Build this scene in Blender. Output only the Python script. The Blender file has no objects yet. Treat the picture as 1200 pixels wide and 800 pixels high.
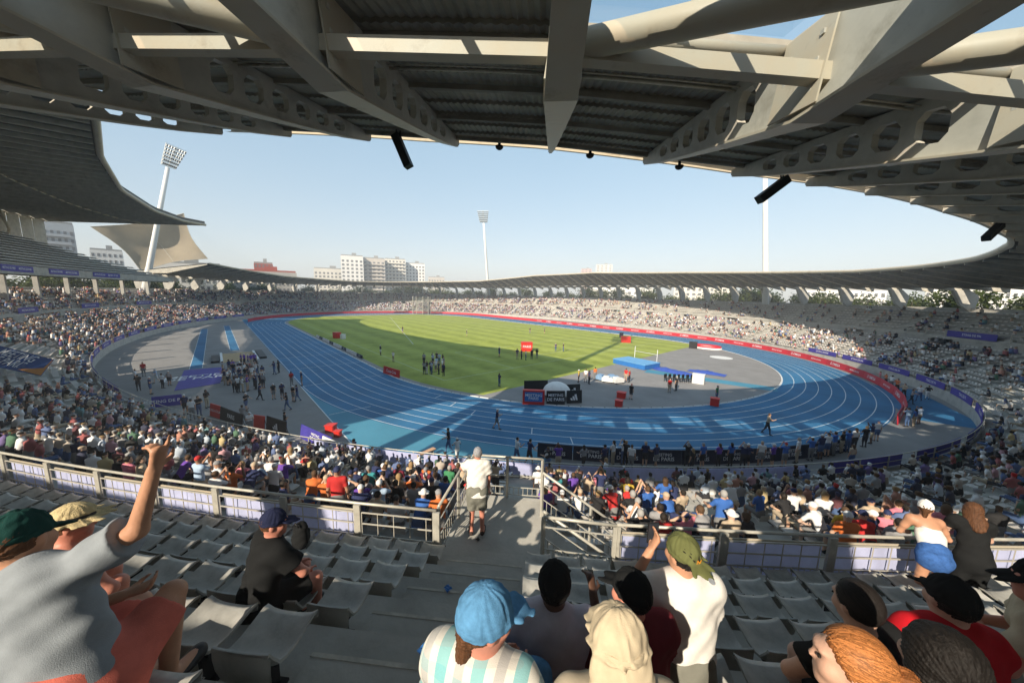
import bpy, math, random
import numpy as np
from mathutils import Vector, Matrix
random.seed(7); rng = np.random.default_rng(7)
R = math.radians
SC = bpy.context.scene
COL = SC.collection

# ------------------------------------------------------------------ camera
CAM = np.array([-86.225, 53.111, 11.114]); YAW, PIT, ROLL, FPX = -0.734, -0.142, -0.022, 385.2
_F = np.array([math.cos(PIT)*math.cos(YAW), math.cos(PIT)*math.sin(YAW), math.sin(PIT)])
_R = np.array([math.sin(YAW), -math.cos(YAW), 0.0]); _U = np.cross(_R, _F)
_c, _s = math.cos(ROLL), math.sin(ROLL)
IR, IU = _c*_R - _s*_U, _s*_R + _c*_U
cam = bpy.data.cameras.new('camera'); cam.sensor_width = 36; cam.sensor_fit = 'HORIZONTAL'
cam.lens = FPX/1200*36; cam.clip_start = 0.05; cam.clip_end = 6000
camo = bpy.data.objects.new('camera', cam); COL.objects.link(camo)
camo.matrix_world = Matrix(((IR[0], IU[0], -_F[0], CAM[0]), (IR[1], IU[1], -_F[1], CAM[1]), (IR[2], IU[2], -_F[2], CAM[2]), (0, 0, 0, 1)))
SC.camera = camo
def ray(px, py):
    d = _F + (px-600)/FPX*IR - (py-400)/FPX*IU
    return d
def gp(px, py, z=0.0):                       # photo pixel -> point on the level z
    d = ray(px, py); t = (z-CAM[2])/d[2]; return CAM + t*d
def proj(P):
    v = np.asarray(P, float)-CAM; dz = v@_F
    return 600+FPX*(v@IR)/dz, 400-FPX*(v@IU)/dz, dz

# ------------------------------------------------------------------ light
SUN_EL = R(30.5); SHD = np.array([0.29, -0.957]); SHD /= np.linalg.norm(SHD)   # direction shadows fall
w = bpy.data.worlds.new('World'); SC.world = w; w.use_nodes = True
nt = w.node_tree; bg = nt.nodes['Background']
sky = nt.nodes.new('ShaderNodeTexSky'); sky.sky_type = 'NISHITA'; sky.sun_disc = False
sky.sun_elevation = SUN_EL; sky.sun_rotation = math.atan2(-SHD[0], -SHD[1]); sky.air_density = 1.0; sky.dust_density = 0.6; sky.ozone_density = 1.3
hs = nt.nodes.new('ShaderNodeHueSaturation'); hs.inputs['Saturation'].default_value = 1.35; hs.inputs['Value'].default_value = 0.12
gm = nt.nodes.new('ShaderNodeGamma'); gm.inputs['Gamma'].default_value = 0.36; h2 = nt.nodes.new('ShaderNodeHueSaturation'); h2.inputs['Value'].default_value = 4.9
nt.links.new(sky.outputs['Color'], hs.inputs['Color']); nt.links.new(hs.outputs['Color'], gm.inputs['Color']); nt.links.new(gm.outputs['Color'], h2.inputs['Color']); nt.links.new(h2.outputs['Color'], bg.inputs['Color']); bg.inputs['Strength'].default_value = 0.11
sl = bpy.data.lights.new('sun', 'SUN'); sl.energy = 3.9; sl.angle = R(0.53); sl.color = (1.0, 0.88, 0.71)
so = bpy.data.objects.new('sun', sl); COL.objects.link(so)
sd = Vector((SHD[0]*math.cos(SUN_EL), SHD[1]*math.cos(SUN_EL), -math.sin(SUN_EL)))
so.rotation_euler = sd.to_track_quat('-Z', 'Y').to_euler(); so.location = (-100, 100, 80)
SC.view_settings.view_transform = 'Standard'; SC.view_settings.look = 'None'; SC.view_settings.gamma = 1; SC.view_settings.use_curve_mapping = False
SC.view_settings.exposure = 1.0
SC.render.engine = 'CYCLES'
SC.cycles.max_bounces = 9; SC.cycles.diffuse_bounces = 6; SC.cycles.glossy_bounces = 2; SC.cycles.transmission_bounces = 4
SC.cycles.transparent_max_bounces = 12; SC.cycles.caustics_reflective = False; SC.cycles.caustics_refractive = False
SC.cycles.use_denoising = True

# ------------------------------------------------------------------ materials
MATS = {}
def mat(name, col, rough=0.7, var=0.12, scale=4.0, bump=0.0, bscale=40.0, metal=0.0, spec=0.3, col2=None, detail=4.0, stretch=None, trans=0.0, stain=None, objvar=0.0):
    if name in MATS: return MATS[name]
    m = bpy.data.materials.new(name); m.use_nodes = True; t = m.node_tree; N = t.nodes; b = N['Principled BSDF']
    b.inputs['Roughness'].default_value = rough; b.inputs['Metallic'].default_value = metal; b.inputs['Specular IOR Level'].default_value = spec
    tc = N.new('ShaderNodeTexCoord'); src = tc.outputs['Object']
    if stretch:
        mp = N.new('ShaderNodeMapping'); mp.inputs['Scale'].default_value = stretch; t.links.new(src, mp.inputs[0]); src = mp.outputs[0]
    if var > 0 or col2:
        nz = N.new('ShaderNodeTexNoise'); nz.inputs['Scale'].default_value = scale; nz.inputs['Detail'].default_value = detail; nz.inputs['Roughness'].default_value = 0.62
        t.links.new(src, nz.inputs['Vector'])
        cr = N.new('ShaderNodeValToRGB'); cr.color_ramp.elements[0].position = 0.32; cr.color_ramp.elements[1].position = 0.7
        a = [max(0, c*(1-var)) for c in col]; d = [min(1, c*(1+var)) for c in (col2 or col)]
        cr.color_ramp.elements[0].color = (*a, 1); cr.color_ramp.elements[1].color = (*d, 1)
        t.links.new(nz.outputs['Fac'], cr.inputs['Fac']); t.links.new(cr.outputs['Color'], b.inputs['Base Color'])
    else: b.inputs['Base Color'].default_value = (*col, 1)
    if stain:
        n3 = N.new('ShaderNodeTexNoise'); n3.inputs['Scale'].default_value = 0.9; n3.inputs['Detail'].default_value = 11; n3.inputs['Roughness'].default_value = 0.72; t.links.new(src, n3.inputs['Vector'])
        r3 = N.new('ShaderNodeValToRGB'); r3.color_ramp.elements[0].position = 0.54; r3.color_ramp.elements[1].position = 0.74; r3.color_ramp.elements[1].color = (0.7, 0.7, 0.7, 1); t.links.new(n3.outputs['Fac'], r3.inputs['Fac'])
        mx = N.new('ShaderNodeMixRGB'); t.links.new(r3.outputs['Color'], mx.inputs[0]); t.links.new(cr.outputs['Color'], mx.inputs[1]); mx.inputs[2].default_value = (*stain, 1); t.links.new(mx.outputs[0], b.inputs['Base Color'])
    if objvar > 0:
        oi = N.new('ShaderNodeObjectInfo'); mr = N.new('ShaderNodeMapRange'); mr.inputs['To Min'].default_value = 1-objvar; mr.inputs['To Max'].default_value = 1+objvar; t.links.new(oi.outputs['Random'], mr.inputs['Value'])
        hv_ = N.new('ShaderNodeHueSaturation'); t.links.new(mr.outputs[0], hv_.inputs['Value']); t.links.new(b.inputs['Base Color'].links[0].from_socket, hv_.inputs['Color']); t.links.new(hv_.outputs[0], b.inputs['Base Color'])
    if bump > 0:
        n2 = N.new('ShaderNodeTexNoise'); n2.inputs['Scale'].default_value = bscale; n2.inputs['Detail'].default_value = 5
        t.links.new(src, n2.inputs['Vector']); bp = N.new('ShaderNodeBump'); bp.inputs['Strength'].default_value = bump; bp.inputs['Distance'].default_value = 0.02
        t.links.new(n2.outputs['Fac'], bp.inputs['Height']); t.links.new(bp.outputs['Normal'], b.inputs['Normal'])
    if trans > 0:
        out = N['Material Output']; ms = N.new('ShaderNodeMixShader'); tr = N.new('ShaderNodeBsdfTranslucent')
        ms.inputs[0].default_value = trans
        if var > 0: t.links.new(cr.outputs['Color'], tr.inputs['Color'])
        else: tr.inputs['Color'].default_value = (*col, 1)
        t.links.new(b.outputs[0], ms.inputs[1]); t.links.new(tr.outputs[0], ms.inputs[2]); t.links.new(ms.outputs[0], out.inputs['Surface'])
    MATS[name] = m; return m
def propmat(name, prop, rough=0.85, bump=0.15, bscale=30):
    if name in MATS: return MATS[name]
    m = mat(name, (0.5, 0.5, 0.5), rough, 0, bump=bump, bscale=bscale); t = m.node_tree
    at = t.nodes.new('ShaderNodeAttribute'); at.attribute_type = 'OBJECT'; at.attribute_name = prop
    t.links.new(at.outputs['Color'], t.nodes['Principled BSDF'].inputs['Base Color']); return m
def vcolmat(name, rough=0.85):
    if name in MATS: return MATS[name]
    m = mat(name, (0.5, 0.5, 0.5), rough, 0); t = m.node_tree
    at = t.nodes.new('ShaderNodeAttribute'); at.attribute_name = 'Col'
    t.links.new(at.outputs['Color'], t.nodes['Principled BSDF'].inputs['Base Color']); return m
def glassmat():
    m = bpy.data.materials.new('roof_glass'); m.use_nodes = True; t = m.node_tree; N = t.nodes; N.remove(N['Principled BSDF'])
    tr = N.new('ShaderNodeBsdfTransparent'); tr.inputs[0].default_value = (0.82, 0.90, 0.95, 1)
    gl = N.new('ShaderNodeBsdfGlossy'); gl.inputs['Roughness'].default_value = 0.05
    ms = N.new('ShaderNodeMixShader'); ms.inputs[0].default_value = 0.08
    t.links.new(tr.outputs[0], ms.inputs[1]); t.links.new(gl.outputs[0], ms.inputs[2]); t.links.new(ms.outputs[0], N['Material Output'].inputs['Surface'])
    return m

# ------------------------------------------------------------------ mesh helpers
class MB:
    def __init__(s): s.v = []; s.f = []; s.m = []
    def quad(s, pts, mi=0):
        n = len(s.v); s.v += [tuple(map(float, p)) for p in pts]; s.f.append(tuple(range(n, n+len(pts)))); s.m.append(mi)
    def box(s, c, size, ax=None, mi=0):
        c = np.asarray(c, float); h = np.asarray(size, float)/2
        ax = np.eye(3) if ax is None else np.asarray(ax, float)
        n = len(s.v)
        for i in (-1, 1):
            for j in (-1, 1):
                for k in (-1, 1): s.v.append(tuple(c + i*h[0]*ax[0] + j*h[1]*ax[1] + k*h[2]*ax[2]))
        for f in ((0, 1, 3, 2), (4, 6, 7, 5), (0, 4, 5, 1), (2, 3, 7, 6), (0, 2, 6, 4), (1, 5, 7, 3)): s.f.append(tuple(n+i for i in f)); s.m.append(mi)
    def bar(s, a, b, wd, ht, up=(0, 0, 1), mi=0):
        a = np.asarray(a, float); b = np.asarray(b, float); x = b-a; L = np.linalg.norm(x); x = x/L
        y = np.cross(np.asarray(up, float), x); y /= max(np.linalg.norm(y), 1e-9); z = np.cross(x, y)
        s.box((a+b)/2, (L, wd, ht), (x, y, z), mi)
    def tube(s, pts, r, n=8, mi=0, cap=True):
        pts = [np.asarray(p, float) for p in pts]; rs = r if hasattr(r, '__len__') else [r]*len(pts)
        base = len(s.v)
        for i, p in enumerate(pts):
            d = pts[min(i+1, len(pts)-1)]-pts[max(i-1, 0)]; d = d/np.linalg.norm(d)
            u = np.cross(d, (0, 0, 1)) if abs(d[2]) < .95 else np.cross(d, (1, 0, 0)); u /= np.linalg.norm(u); v = np.cross(d, u)
            for k in range(n):
                a = 2*math.pi*k/n; s.v.append(tuple(p + rs[i]*(math.cos(a)*u+math.sin(a)*v)))
        for i in range(len(pts)-1):
            for k in range(n):
                q = base+i*n; s.f.append((q+k, q+(k+1) % n, q+n+(k+1) % n, q+n+k)); s.m.append(mi)
        if cap:
            s.f.append(tuple(base+k for k in range(n-1, -1, -1))); s.m.append(mi)
            q = base+(len(pts)-1)*n; s.f.append(tuple(q+k for k in range(n))); s.m.append(mi)
    def prism(s, poly, off, mi=0):
        poly = [np.asarray(p, float) for p in poly]; off = np.asarray(off, float); n = len(s.v); k = len(poly)
        s.v += [tuple(p) for p in poly] + [tuple(p+off) for p in poly]
        s.f.append(tuple(range(n+k-1, n-1, -1))); s.f.append(tuple(range(n+k, n+2*k))); s.m += [mi, mi]
        for i in range(k): s.f.append((n+i, n+(i+1) % k, n+k+(i+1) % k, n+k+i)); s.m.append(mi)
    def grid(s, P, mi=0, closed_u=False):              # P[i][j] points
        P = np.asarray(P, float); a, b = P.shape[:2]; n = len(s.v); s.v += [tuple(p) for p in P.reshape(-1, 3)]
        for i in range(a if closed_u else a-1):
            for j in range(b-1):
                i2 = (i+1) % a; s.f.append((n+i*b+j, n+i2*b+j, n+i2*b+j+1, n+i*b+j+1)); s.m.append(mi)
    def mesh(s, name, mats, smooth=False):
        me = bpy.data.meshes.new(name); me.from_pydata(s.v, [], s.f)
        for m in (mats if isinstance(mats, (list, tuple)) else [mats]): me.materials.append(m)
        if any(s.m): me.polygons.foreach_set('material_index', np.array(s.m, np.int32))
        if smooth: me.polygons.foreach_set('use_smooth', np.ones(len(s.f), bool))
        me.update(); return me
    def build(s, name, mats, parent=None, smooth=False): return link(name, s.mesh(name, mats, smooth), parent)
def link(name, data, parent=None, loc=None, rz=None):
    o = bpy.data.objects.new(name, data); COL.objects.link(o)
    if parent is not None: o.parent = parent
    if loc is not None: o.location = tuple(map(float, loc))
    if rz is not None: o.rotation_euler = (0, 0, float(rz))
    return o
def tag(o, label=None, cat=None, group=None, kind=None):
    if label: o['label'] = label
    if cat: o['category'] = cat
    if group: o['group'] = group
    if kind: o['kind'] = kind
    return o
def thing(name, label, cat, loc=(0, 0, 0), rz=0, group=None): return tag(link(name, None, None, loc, rz), label, cat, group)
def struct(name, mb, m, smooth=False, parent=None):
    o = mb.build(name, m, parent, smooth)
    if parent is None: o['kind'] = 'structure'
    return o
_TXT = {}
def text_mesh(s, m, bold=0.0, shear=0.0):
    key = (s, m.name, bold, shear)
    if key not in _TXT:
        c = bpy.data.curves.new('lettering', 'FONT'); c.body = s; c.size = 1; c.align_x = 'CENTER'; c.align_y = 'CENTER'; c.resolution_u = 2
        c.offset = bold; c.shear = shear; c.space_line = 0.8
        o = bpy.data.objects.new('lettering', c); COL.objects.link(o); dg = bpy.context.evaluated_depsgraph_get()
        me = bpy.data.meshes.new_from_object(o.evaluated_get(dg)); bpy.data.objects.remove(o); bpy.data.curves.remove(c)
        me.materials.clear(); me.materials.append(m); _TXT[key] = me
    return _TXT[key]
def lettering(s, m, parent, pos, right, up, size, bold=0.01, shear=0.0, name='lettering'):
    right = Vector(right).normalized(); up = Vector(up).normalized(); n = right.cross(up); up = n.cross(right)
    o = link(name, text_mesh(s, m, bold, shear), parent)
    M = Matrix(((right.x, up.x, n.x, pos[0]), (right.y, up.y, n.y, pos[1]), (right.z, up.z, n.z, pos[2]), (0, 0, 0, 1)))
    o.matrix_local = M @ Matrix.Scale(size, 4); return o
def copy_tree(o, parent=None):
    c = o.copy(); COL.objects.link(c); c.parent = parent
    for ch in o.children: copy_tree(ch, c)
    return c

# ------------------------------------------------------------------ palette
M_CONC = mat('concrete', (0.44, 0.425, 0.385), 0.9, 0.22, 0.9, 0.25, 14, stain=(0.25, 0.24, 0.21))
M_CONCD = mat('concrete_steps', (0.36, 0.345, 0.315), 0.9, 0.25, 1.3, 0.3, 18)
M_STEEL = mat('cream_painted_steel', (0.52, 0.475, 0.38), 0.5, 0.10, 1.6, 0.10, 12, spec=0.4, col2=(0.44, 0.37, 0.27), detail=9, stain=(0.20, 0.14, 0.085))
M_WEB = mat('grey_painted_web', (0.50, 0.475, 0.41), 0.55, 0.16, 1.2, 0.08, 12, detail=9, stain=(0.22, 0.19, 0.14))
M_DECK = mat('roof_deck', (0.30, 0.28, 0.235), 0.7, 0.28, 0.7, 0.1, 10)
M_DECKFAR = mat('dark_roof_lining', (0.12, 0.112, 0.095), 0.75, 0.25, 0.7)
M_DECKTOP = mat('roof_top_sheet', (0.45, 0.45, 0.44), 0.5, 0.1, 0.3)
M_GLASS = glassmat()
M_WHITE = mat('white_paint', (0.72, 0.72, 0.70), 0.5, 0.06, 3)
M_GALV = mat('galvanised_rail', (0.50, 0.48, 0.42), 0.42, 0.15, 6, metal=0.25)
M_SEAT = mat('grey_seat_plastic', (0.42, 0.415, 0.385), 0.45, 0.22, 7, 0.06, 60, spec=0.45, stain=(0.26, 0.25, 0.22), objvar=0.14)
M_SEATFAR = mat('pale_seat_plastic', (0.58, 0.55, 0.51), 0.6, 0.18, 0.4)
M_TRACK = mat('blue_track', (0.035, 0.150, 0.29), 0.75, 0.2, 0.22, 0.15, 120, detail=8, stain=(0.065, 0.17, 0.28))
M_TRACK2 = mat('pale_blue_track', (0.07, 0.245, 0.35), 0.75, 0.12, 0.25, 0.15, 120, detail=8)
M_LINE = mat('track_line', (0.62, 0.66, 0.68), 0.7, 0.12, 2.0)
M_APRON = mat('grey_synthetic', (0.235, 0.228, 0.222), 0.85, 0.13, 0.35, 0.15, 60, detail=8)
M_RED = mat('red_print', (0.50, 0.02, 0.035), 0.5, 0.06, 2)
M_REDBOX = mat('red_vinyl', (0.62, 0.035, 0.025), 0.45, 0.06, 2)
M_PURPLE = mat('purple_print', (0.055, 0.045, 0.30), 0.6, 0.12, 1.5)
M_LAV = mat('lavender_banner', (0.55, 0.58, 0.82), 0.7, 0.10, 2.2, 0.25, 5, trans=0.25)
M_NAVY = mat('navy_print', (0.018, 0.022, 0.045), 0.5, 0.1, 2)
M_BLUE = mat('blue_vinyl', (0.03, 0.16, 0.46), 0.5, 0.12, 2)
M_BLACK = mat('black_vinyl', (0.016, 0.016, 0.018), 0.5, 0.1, 3)
M_TXT = mat('white_lettering', (0.75, 0.75, 0.76), 0.6, 0.05, 2)
M_SAND = mat('pit_sand', (0.46, 0.33, 0.19), 0.95, 0.15, 3, 0.4, 30)

# ------------------------------------------------------------------ arena plan: wall ellipse and offsets
EA, EBH, EBB = 93.5, 67.0, 62.0
def ell(th, d=0.0, z=0.0):
    b = EBH if math.sin(th) > 0 else EBB
    n = np.array([math.cos(th)/EA, math.sin(th)/b]); n /= np.linalg.norm(n)
    return np.array([EA*math.cos(th)+d*n[0], b*math.sin(th)+d*n[1], z])
def nrm(th):
    b = EBH if math.sin(th) > 0 else EBB
    n = np.array([math.cos(th)/EA, math.sin(th)/b, 0]); return n/np.linalg.norm(n)
def tng(th): n = nrm(th); return np.array([-n[1], n[0], 0])
def arc_thetas(t0, t1, step, d=0.0):                 # equal arc-length parameters from t0 to t1
    ts = np.linspace(t0, t1, 4000); P = np.array([ell(t, d)[:2] for t in ts]); s = np.concatenate([[0], np.cumsum(np.hypot(*np.diff(P, axis=0).T))])
    n = max(1, int(round(s[-1]/step))); return np.interp(np.linspace(0, s[-1], n+1), s, ts)
def rowz_low(j): return 1.0+0.33*j                    # lower tier
def rowd_low(j): return 0.9+0.8*j
NLOW = 12; WALK_Z = 4.3
def rowz_up(k): return 6.2+0.52*k                     # upper tier
def rowd_up(k): return 12.2+0.8*k
NUP = 10; NFAR = 7
def is_near(t): t = t % 6.28319; return 2.24 < t < 2.76
RAIL_D, LAND_Z = 11.75, 5.97

# ------------------------------------------------------------------ ground, track, pitch
g = MB(); g.quad([(-3000, -3000, -0.05), (3000, -3000, -0.05), (3000, 3000, -0.05), (-3000, 3000, -0.05)])
struct('ground', g, mat('city_ground', (0.14, 0.14, 0.12), 0.95, 0.3, 0.02))
TS = np.linspace(0, 2*math.pi, 241)
def fan(poly, z):
    b = MB(); b.v = [(float(p[0]), float(p[1]), z) for p in poly]; b.f = [tuple(range(len(poly)))]; b.m = [0]; return b
struct('arena_floor', fan([ell(t, 0.05) for t in TS[:-1]], 0.0), M_APRON)
SL, RI = 42.2, 36.5; LW = 1.22; RO = RI+8*LW
def oval(r, n=64):
    a = np.linspace(-math.pi/2, math.pi/2, n)
    return [(SL+r*math.cos(t), r*math.sin(t)) for t in a] + [(-SL+r*math.cos(t), r*math.sin(t)) for t in a+math.pi]
def ring(r0, r1, z, n=64):
    a, c = oval(r0, n), oval(r1, n); b = MB(); k = len(a)
    b.v = [(p[0], p[1], z) for p in a] + [(p[0], p[1], z) for p in c]
    b.f = [(i, k+i, k+(i+1) % k, (i+1) % k) for i in range(k)]; b.m = [0]*k; return b
track = struct('running_track', ring(RI, RO+0.15, 0.008, 96), M_TRACK); track['label'] = 'blue eight lane oval running track'
ext = MB()                                            # sprint start and finish extensions of the home straight
ext.quad([(-72.5, RI+0.3, 0.006), (-SL, RI+0.3, 0.006), (-SL, RO+0.2, 0.006), (-72.5, RO+0.2, 0.006)])
struct('sprint_lane_extension', ext, M_TRACK2)
ext2 = MB(); ext2.quad([(SL, RI+0.3, 0.004), (66, RI+0.3, 0.004), (66, RO+0.2, 0.004), (SL, RO+0.2, 0.004)])
struct('finish_lane_extension', ext2, M_TRACK)
for i in range(9):
    ring(RI+i*LW-0.035 if i else RI-0.07, RI+i*LW+0.035, 0.014, 96).build('lane_line', M_LINE, track)
def strip(a, b, wd, z=0.018):
    a = np.array(a, float); b = np.array(b, float); d = b-a; d /= np.linalg.norm(d); n = np.array([-d[1], d[0]])*wd/2
    return [(*(a+n), z), (*(a-n), z), (*(b-n), z), (*(b+n), z)]
for x in (-SL-0.3, -SL+10, -SL+20, SL, SL-10, -SL-12):   # straight start and finish lines, hurdle ticks
    b = MB(); y0, y1 = (RI, RO) if x >= -SL-1 else (RO-3*LW, RO); b.quad(strip((x, y0), (x, y1), 0.07)); b.build('start_line', M_LINE, track)
b = MB(); b.quad(strip((-72.4, RO+0.2), (-SL, RO+0.2), 0.09)); b.build('edge_line', M_LINE, track)
for ln in range(8):                                   # staggered start lines on the near bend
    ang = math.pi/2 + R(16+ln*4.2); r0 = RI+ln*LW; b = MB()
    b.quad(strip((-SL+r0*math.cos(ang), r0*math.sin(ang)), (-SL+(r0+LW)*math.cos(ang+0.003), (r0+LW)*math.sin(ang+0.003)), 0.07)); b.build('stagger_line', M_LINE, track)
# raised inner kerb of white blocks
kb = MB()
P = oval(RI-0.12, 96); P.append(P[0])
for i in range(len(P)-1):
    a, c = np.array(P[i]), np.array(P[i+1]); L = np.linalg.norm(c-a); n = max(1, int(L/3.5))
    for k in range(n):
        p = a+(c-a)*k/n; q = a+(c-a)*(k+0.86)/n; kb.bar((*p, 0.045), (*q, 0.045), 0.06, 0.07)
kb.build('track_kerb', M_WHITE, track)['kind'] = 'stuff'
struct('infield_surface', fan(oval(RI-0.2, 48), 0.010), M_APRON)
# pitch
mg = bpy.data.materials.new('mown_grass'); mg.use_nodes = True; t = mg.node_tree; N = t.nodes; pb = N['Principled BSDF']; pb.inputs['Roughness'].default_value = 0.9; pb.inputs['Specular IOR Level'].default_value = 0.15
tc = N.new('ShaderNodeTexCoord'); wv = N.new('ShaderNodeTexWave'); wv.bands_direction = 'Y'; wv.inputs['Scale'].default_value = 0.055; wv.inputs['Distortion'].default_value = 0.25; wv.wave_profile = 'SIN'
nz = N.new('ShaderNodeTexNoise'); nz.inputs['Scale'].default_value = 0.35; nz.inputs['Detail'].default_value = 9; nz.inputs['Roughness'].default_value = 0.7
ad = N.new('ShaderNodeMath'); ad.operation = 'MULTIPLY_ADD'; ad.inputs[1].default_value = 0.22
cr = N.new('ShaderNodeValToRGB'); cr.color_ramp.elements[0].color = (0.20, 0.235, 0.042, 1); cr.color_ramp.elements[1].color = (0.36, 0.405, 0.088, 1)
cr.color_ramp.elements[0].position = 0.38; cr.color_ramp.elements[1].position = 0.85
for a, c in ((tc.outputs['Object'], wv.inputs['Vector']), (tc.outputs['Object'], nz.inputs['Vector']), (wv.outputs['Fac'], ad.inputs[0]), (nz.outputs['Fac'], ad.inputs[2]), (ad.outputs[0], cr.inputs['Fac']), (cr.outputs['Color'], pb.inputs['Base Color'])): t.links.new(a, c)
def clip_oval(x0, x1, r):
    pts = []
    for x in np.linspace(x0, x1, 60):
        q = max(0, abs(x)-SL); pts.append((x, math.sqrt(max(0, r*r-q*q))))
    return pts + [(x, -y) for x, y in reversed(pts)]
struct('pitch', fan(clip_oval(-58.0, 71, RI-1.0), 0.016), mg)
pl = MB()
for a, c in (((-50, 32), (50, 32)), ((-50, -32), (50, -32)), ((-50, -32), (-50, 32)), ((50, -32), (50, 32)), ((0, -32), (0, 32)),
             ((-50, 20), (-33.5, 20)), ((-50, -20), (-33.5, -20)), ((-33.5, -20), (-33.5, 20)), ((50, 20), (33.5, 20)), ((50, -20), (33.5, -20)), ((33.5, -20), (33.5, 20)),
             ((-50, 9), (-44.5, 9)), ((-50, -9), (-44.5, -9)), ((-44.5, -9), (-44.5, 9))): pl.quad(strip(a, c, 0.11, 0.022))
struct('pitch_lines', pl, mat('pitch_line', (0.42, 0.47, 0.33), 0.9, 0.2, 1.0))
# throwing sector lines
tl = MB()
for a, c in (((58, -4), (-20, 22)), ((58, -4), (-15, -30))): tl.quad(strip(a, c, 0.09, 0.026))
struct('throw_sector_lines', tl, M_LINE)
# runways beside the home straight and on the infield
for nm, x0, x1, y in (('jump_runway', -24, 36, 55.8), ('jump_runway', -9, 43, 51.1)):
    b = MB(); b.quad(strip((x0, y), (x1, y), 1.25, 0.010)); o = struct(nm, b, M_TRACK)
    for s in (-1, 1):
        c = MB(); c.quad(strip((x0, y+s*0.66), (x1, y+s*0.66), 0.06, 0.014)); c.build('edge_line', M_LINE, o)
b = MB(); b.quad(strip((-63.5, 4.9), (-78.8, 1.4), 2.4, 0.015)); struct('javelin_runway', b, M_TRACK2)
b = MB(); b.quad(strip((-88, -13), (-92, 3), 5, 0.006)); struct('side_runway', b, M_TRACK)

# ------------------------------------------------------------------ grandstand bowl
bowl = thing('grandstand', 'grey concrete seating bowl ringing the whole arena', 'grandstand')
def ring_profile(prof, ts, name, m, parent, closed=False):
    b = MB(); b.grid([[ell(t, d, z) for d, z in (prof(t) if callable(prof) else prof)] for t in ts], closed_u=closed); return b.build(name, m, parent)
AISLE = (2.4748, 2.4895)
low = [(0.0, 0.0), (0.0, 1.15), (0.12, 1.15), (0.12, rowz_low(0))]
for j in range(NLOW):
    d1 = rowd_low(j)+0.4; low += [(d1, rowz_low(j)), (d1, rowz_low(j+1) if j < NLOW-1 else WALK_Z+0.001)]
low += [(RAIL_D, WALK_Z)]
TSR = np.linspace(0, 2*math.pi, 361)[:-1]
ring_profile(low, TSR, 'lower_terrace', M_CONC, bowl, True)
up = [(RAIL_D-0.25, LAND_Z-0.35), (RAIL_D-0.25, LAND_Z+0.02), (RAIL_D, LAND_Z+0.02), (RAIL_D, rowz_up(0))]
for k in range(NUP):
    d1 = 11.75+0.8*(k+1); up += [(d1, rowz_up(k)), (d1, rowz_up(k+1))]
UPB = 11.75+0.8*(NUP+1)                                # rear promenade
up += [(UPB+1.6, rowz_up(NUP)), (UPB+1.6, 0)]
ring_profile(up, np.linspace(2.24, 2.76, 40), 'upper_terrace', M_CONC, bowl)
upf = up[:4]
for k in range(NFAR): d1 = 11.75+0.8*(k+1); upf = upf+[(d1, rowz_up(k)), (d1, rowz_up(k+1))]
upf = upf+[(UPB+1.6, rowz_up(NFAR)), (UPB+1.6, 0)]
ring_profile(upf, np.linspace(2.76, 2.24+2*math.pi, 330), 'upper_terrace', M_CONC, bowl)
for te in (2.24, 2.76):
    b = MB(); b.prism([ell(te, d_, z_) for d_, z_ in up[3:-2]]+[ell(te, UPB+1.5, rowz_up(NUP)), ell(te, UPB+1.5, 5.0), ell(te, RAIL_D, 5.0)], tng(te)*0.2); b.build('terrace_end_wall', M_CONC, bowl)
# wall between the tiers, cut by the gangway openings
vom = arc_thetas(2.482, 2.482+2*math.pi, 15.5, RAIL_D)[:-1]
for i, t0 in enumerate(vom):
    t1 = vom[(i+1) % len(vom)] + (2*math.pi if i == len(vom)-1 else 0)
    sp = np.linalg.norm(ell(t1, RAIL_D)-ell(t0, RAIL_D)); a = t0+(t1-t0)*1.7/sp; c = t1-(t1-t0)*1.7/sp
    b = MB(); tt = np.linspace(a, c, 8)
    b.grid([[ell(t, RAIL_D-0.12, LAND_Z-0.34), ell(t, RAIL_D-0.12, WALK_Z), ell(t, RAIL_D+0.1, WALK_Z), ell(t, RAIL_D+0.1, LAND_Z-0.34)] for t in tt]); b.build('gangway_wall', M_CONC, bowl)
# rear wall: low all round, an added unseen wall trims the sun behind the camera's block
b = MB(); b.grid([[ell(t, UPB+1.5, rowz_up(NFAR)-0.1), ell(t, UPB+1.5, 12.35 if is_near(t) else 10.45), ell(t, UPB+1.7, 12.35 if is_near(t) else 10.45), ell(t, UPB+1.7, 0)] for t in TSR], closed_u=True); b.build('rear_wall', M_CONC, bowl)
b = MB(); b.grid([[ell(t, UPB+1.45, 11.2), ell(t, UPB+1.45, 12.95), ell(t, UPB+1.75, 12.95), ell(t, UPB+1.75, 11.0)] for t in np.linspace(2.30, 2.60, 24)]); b.build('sun_block_wall', M_CONC, bowl)
# light aisles up the stands
for t0 in vom:
    for half in (0, 1):
        t = t0 + half*(vom[1]-vom[0])/2
        if abs((t % (2*math.pi))-2.482) < 0.02: continue
        b = MB(); dt = 0.6/np.linalg.norm(ell(t+0.5, 5)-ell(t-0.5, 5))
        for j in range(NLOW-1):
            b.box(ell(t, rowd_low(j)+0.2, rowz_low(j)+0.082), (0.4, 1.1, 0.165), (nrm(t), tng(t), (0, 0, 1)))
        if not 2.3 < t % 6.2832 < 2.72:
            for k in range(NFAR-1): b.box(ell(t, 11.75+0.8*(k+1)-0.2, rowz_up(k)+0.13), (0.4, 1.1, 0.26), (nrm(t), tng(t), (0, 0, 1)))
        b.build('aisle_steps', mat('pale_step', (0.42, 0.40, 0.36), 0.9, 0.15, 2), bowl)['kind'] = 'stuff'
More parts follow.
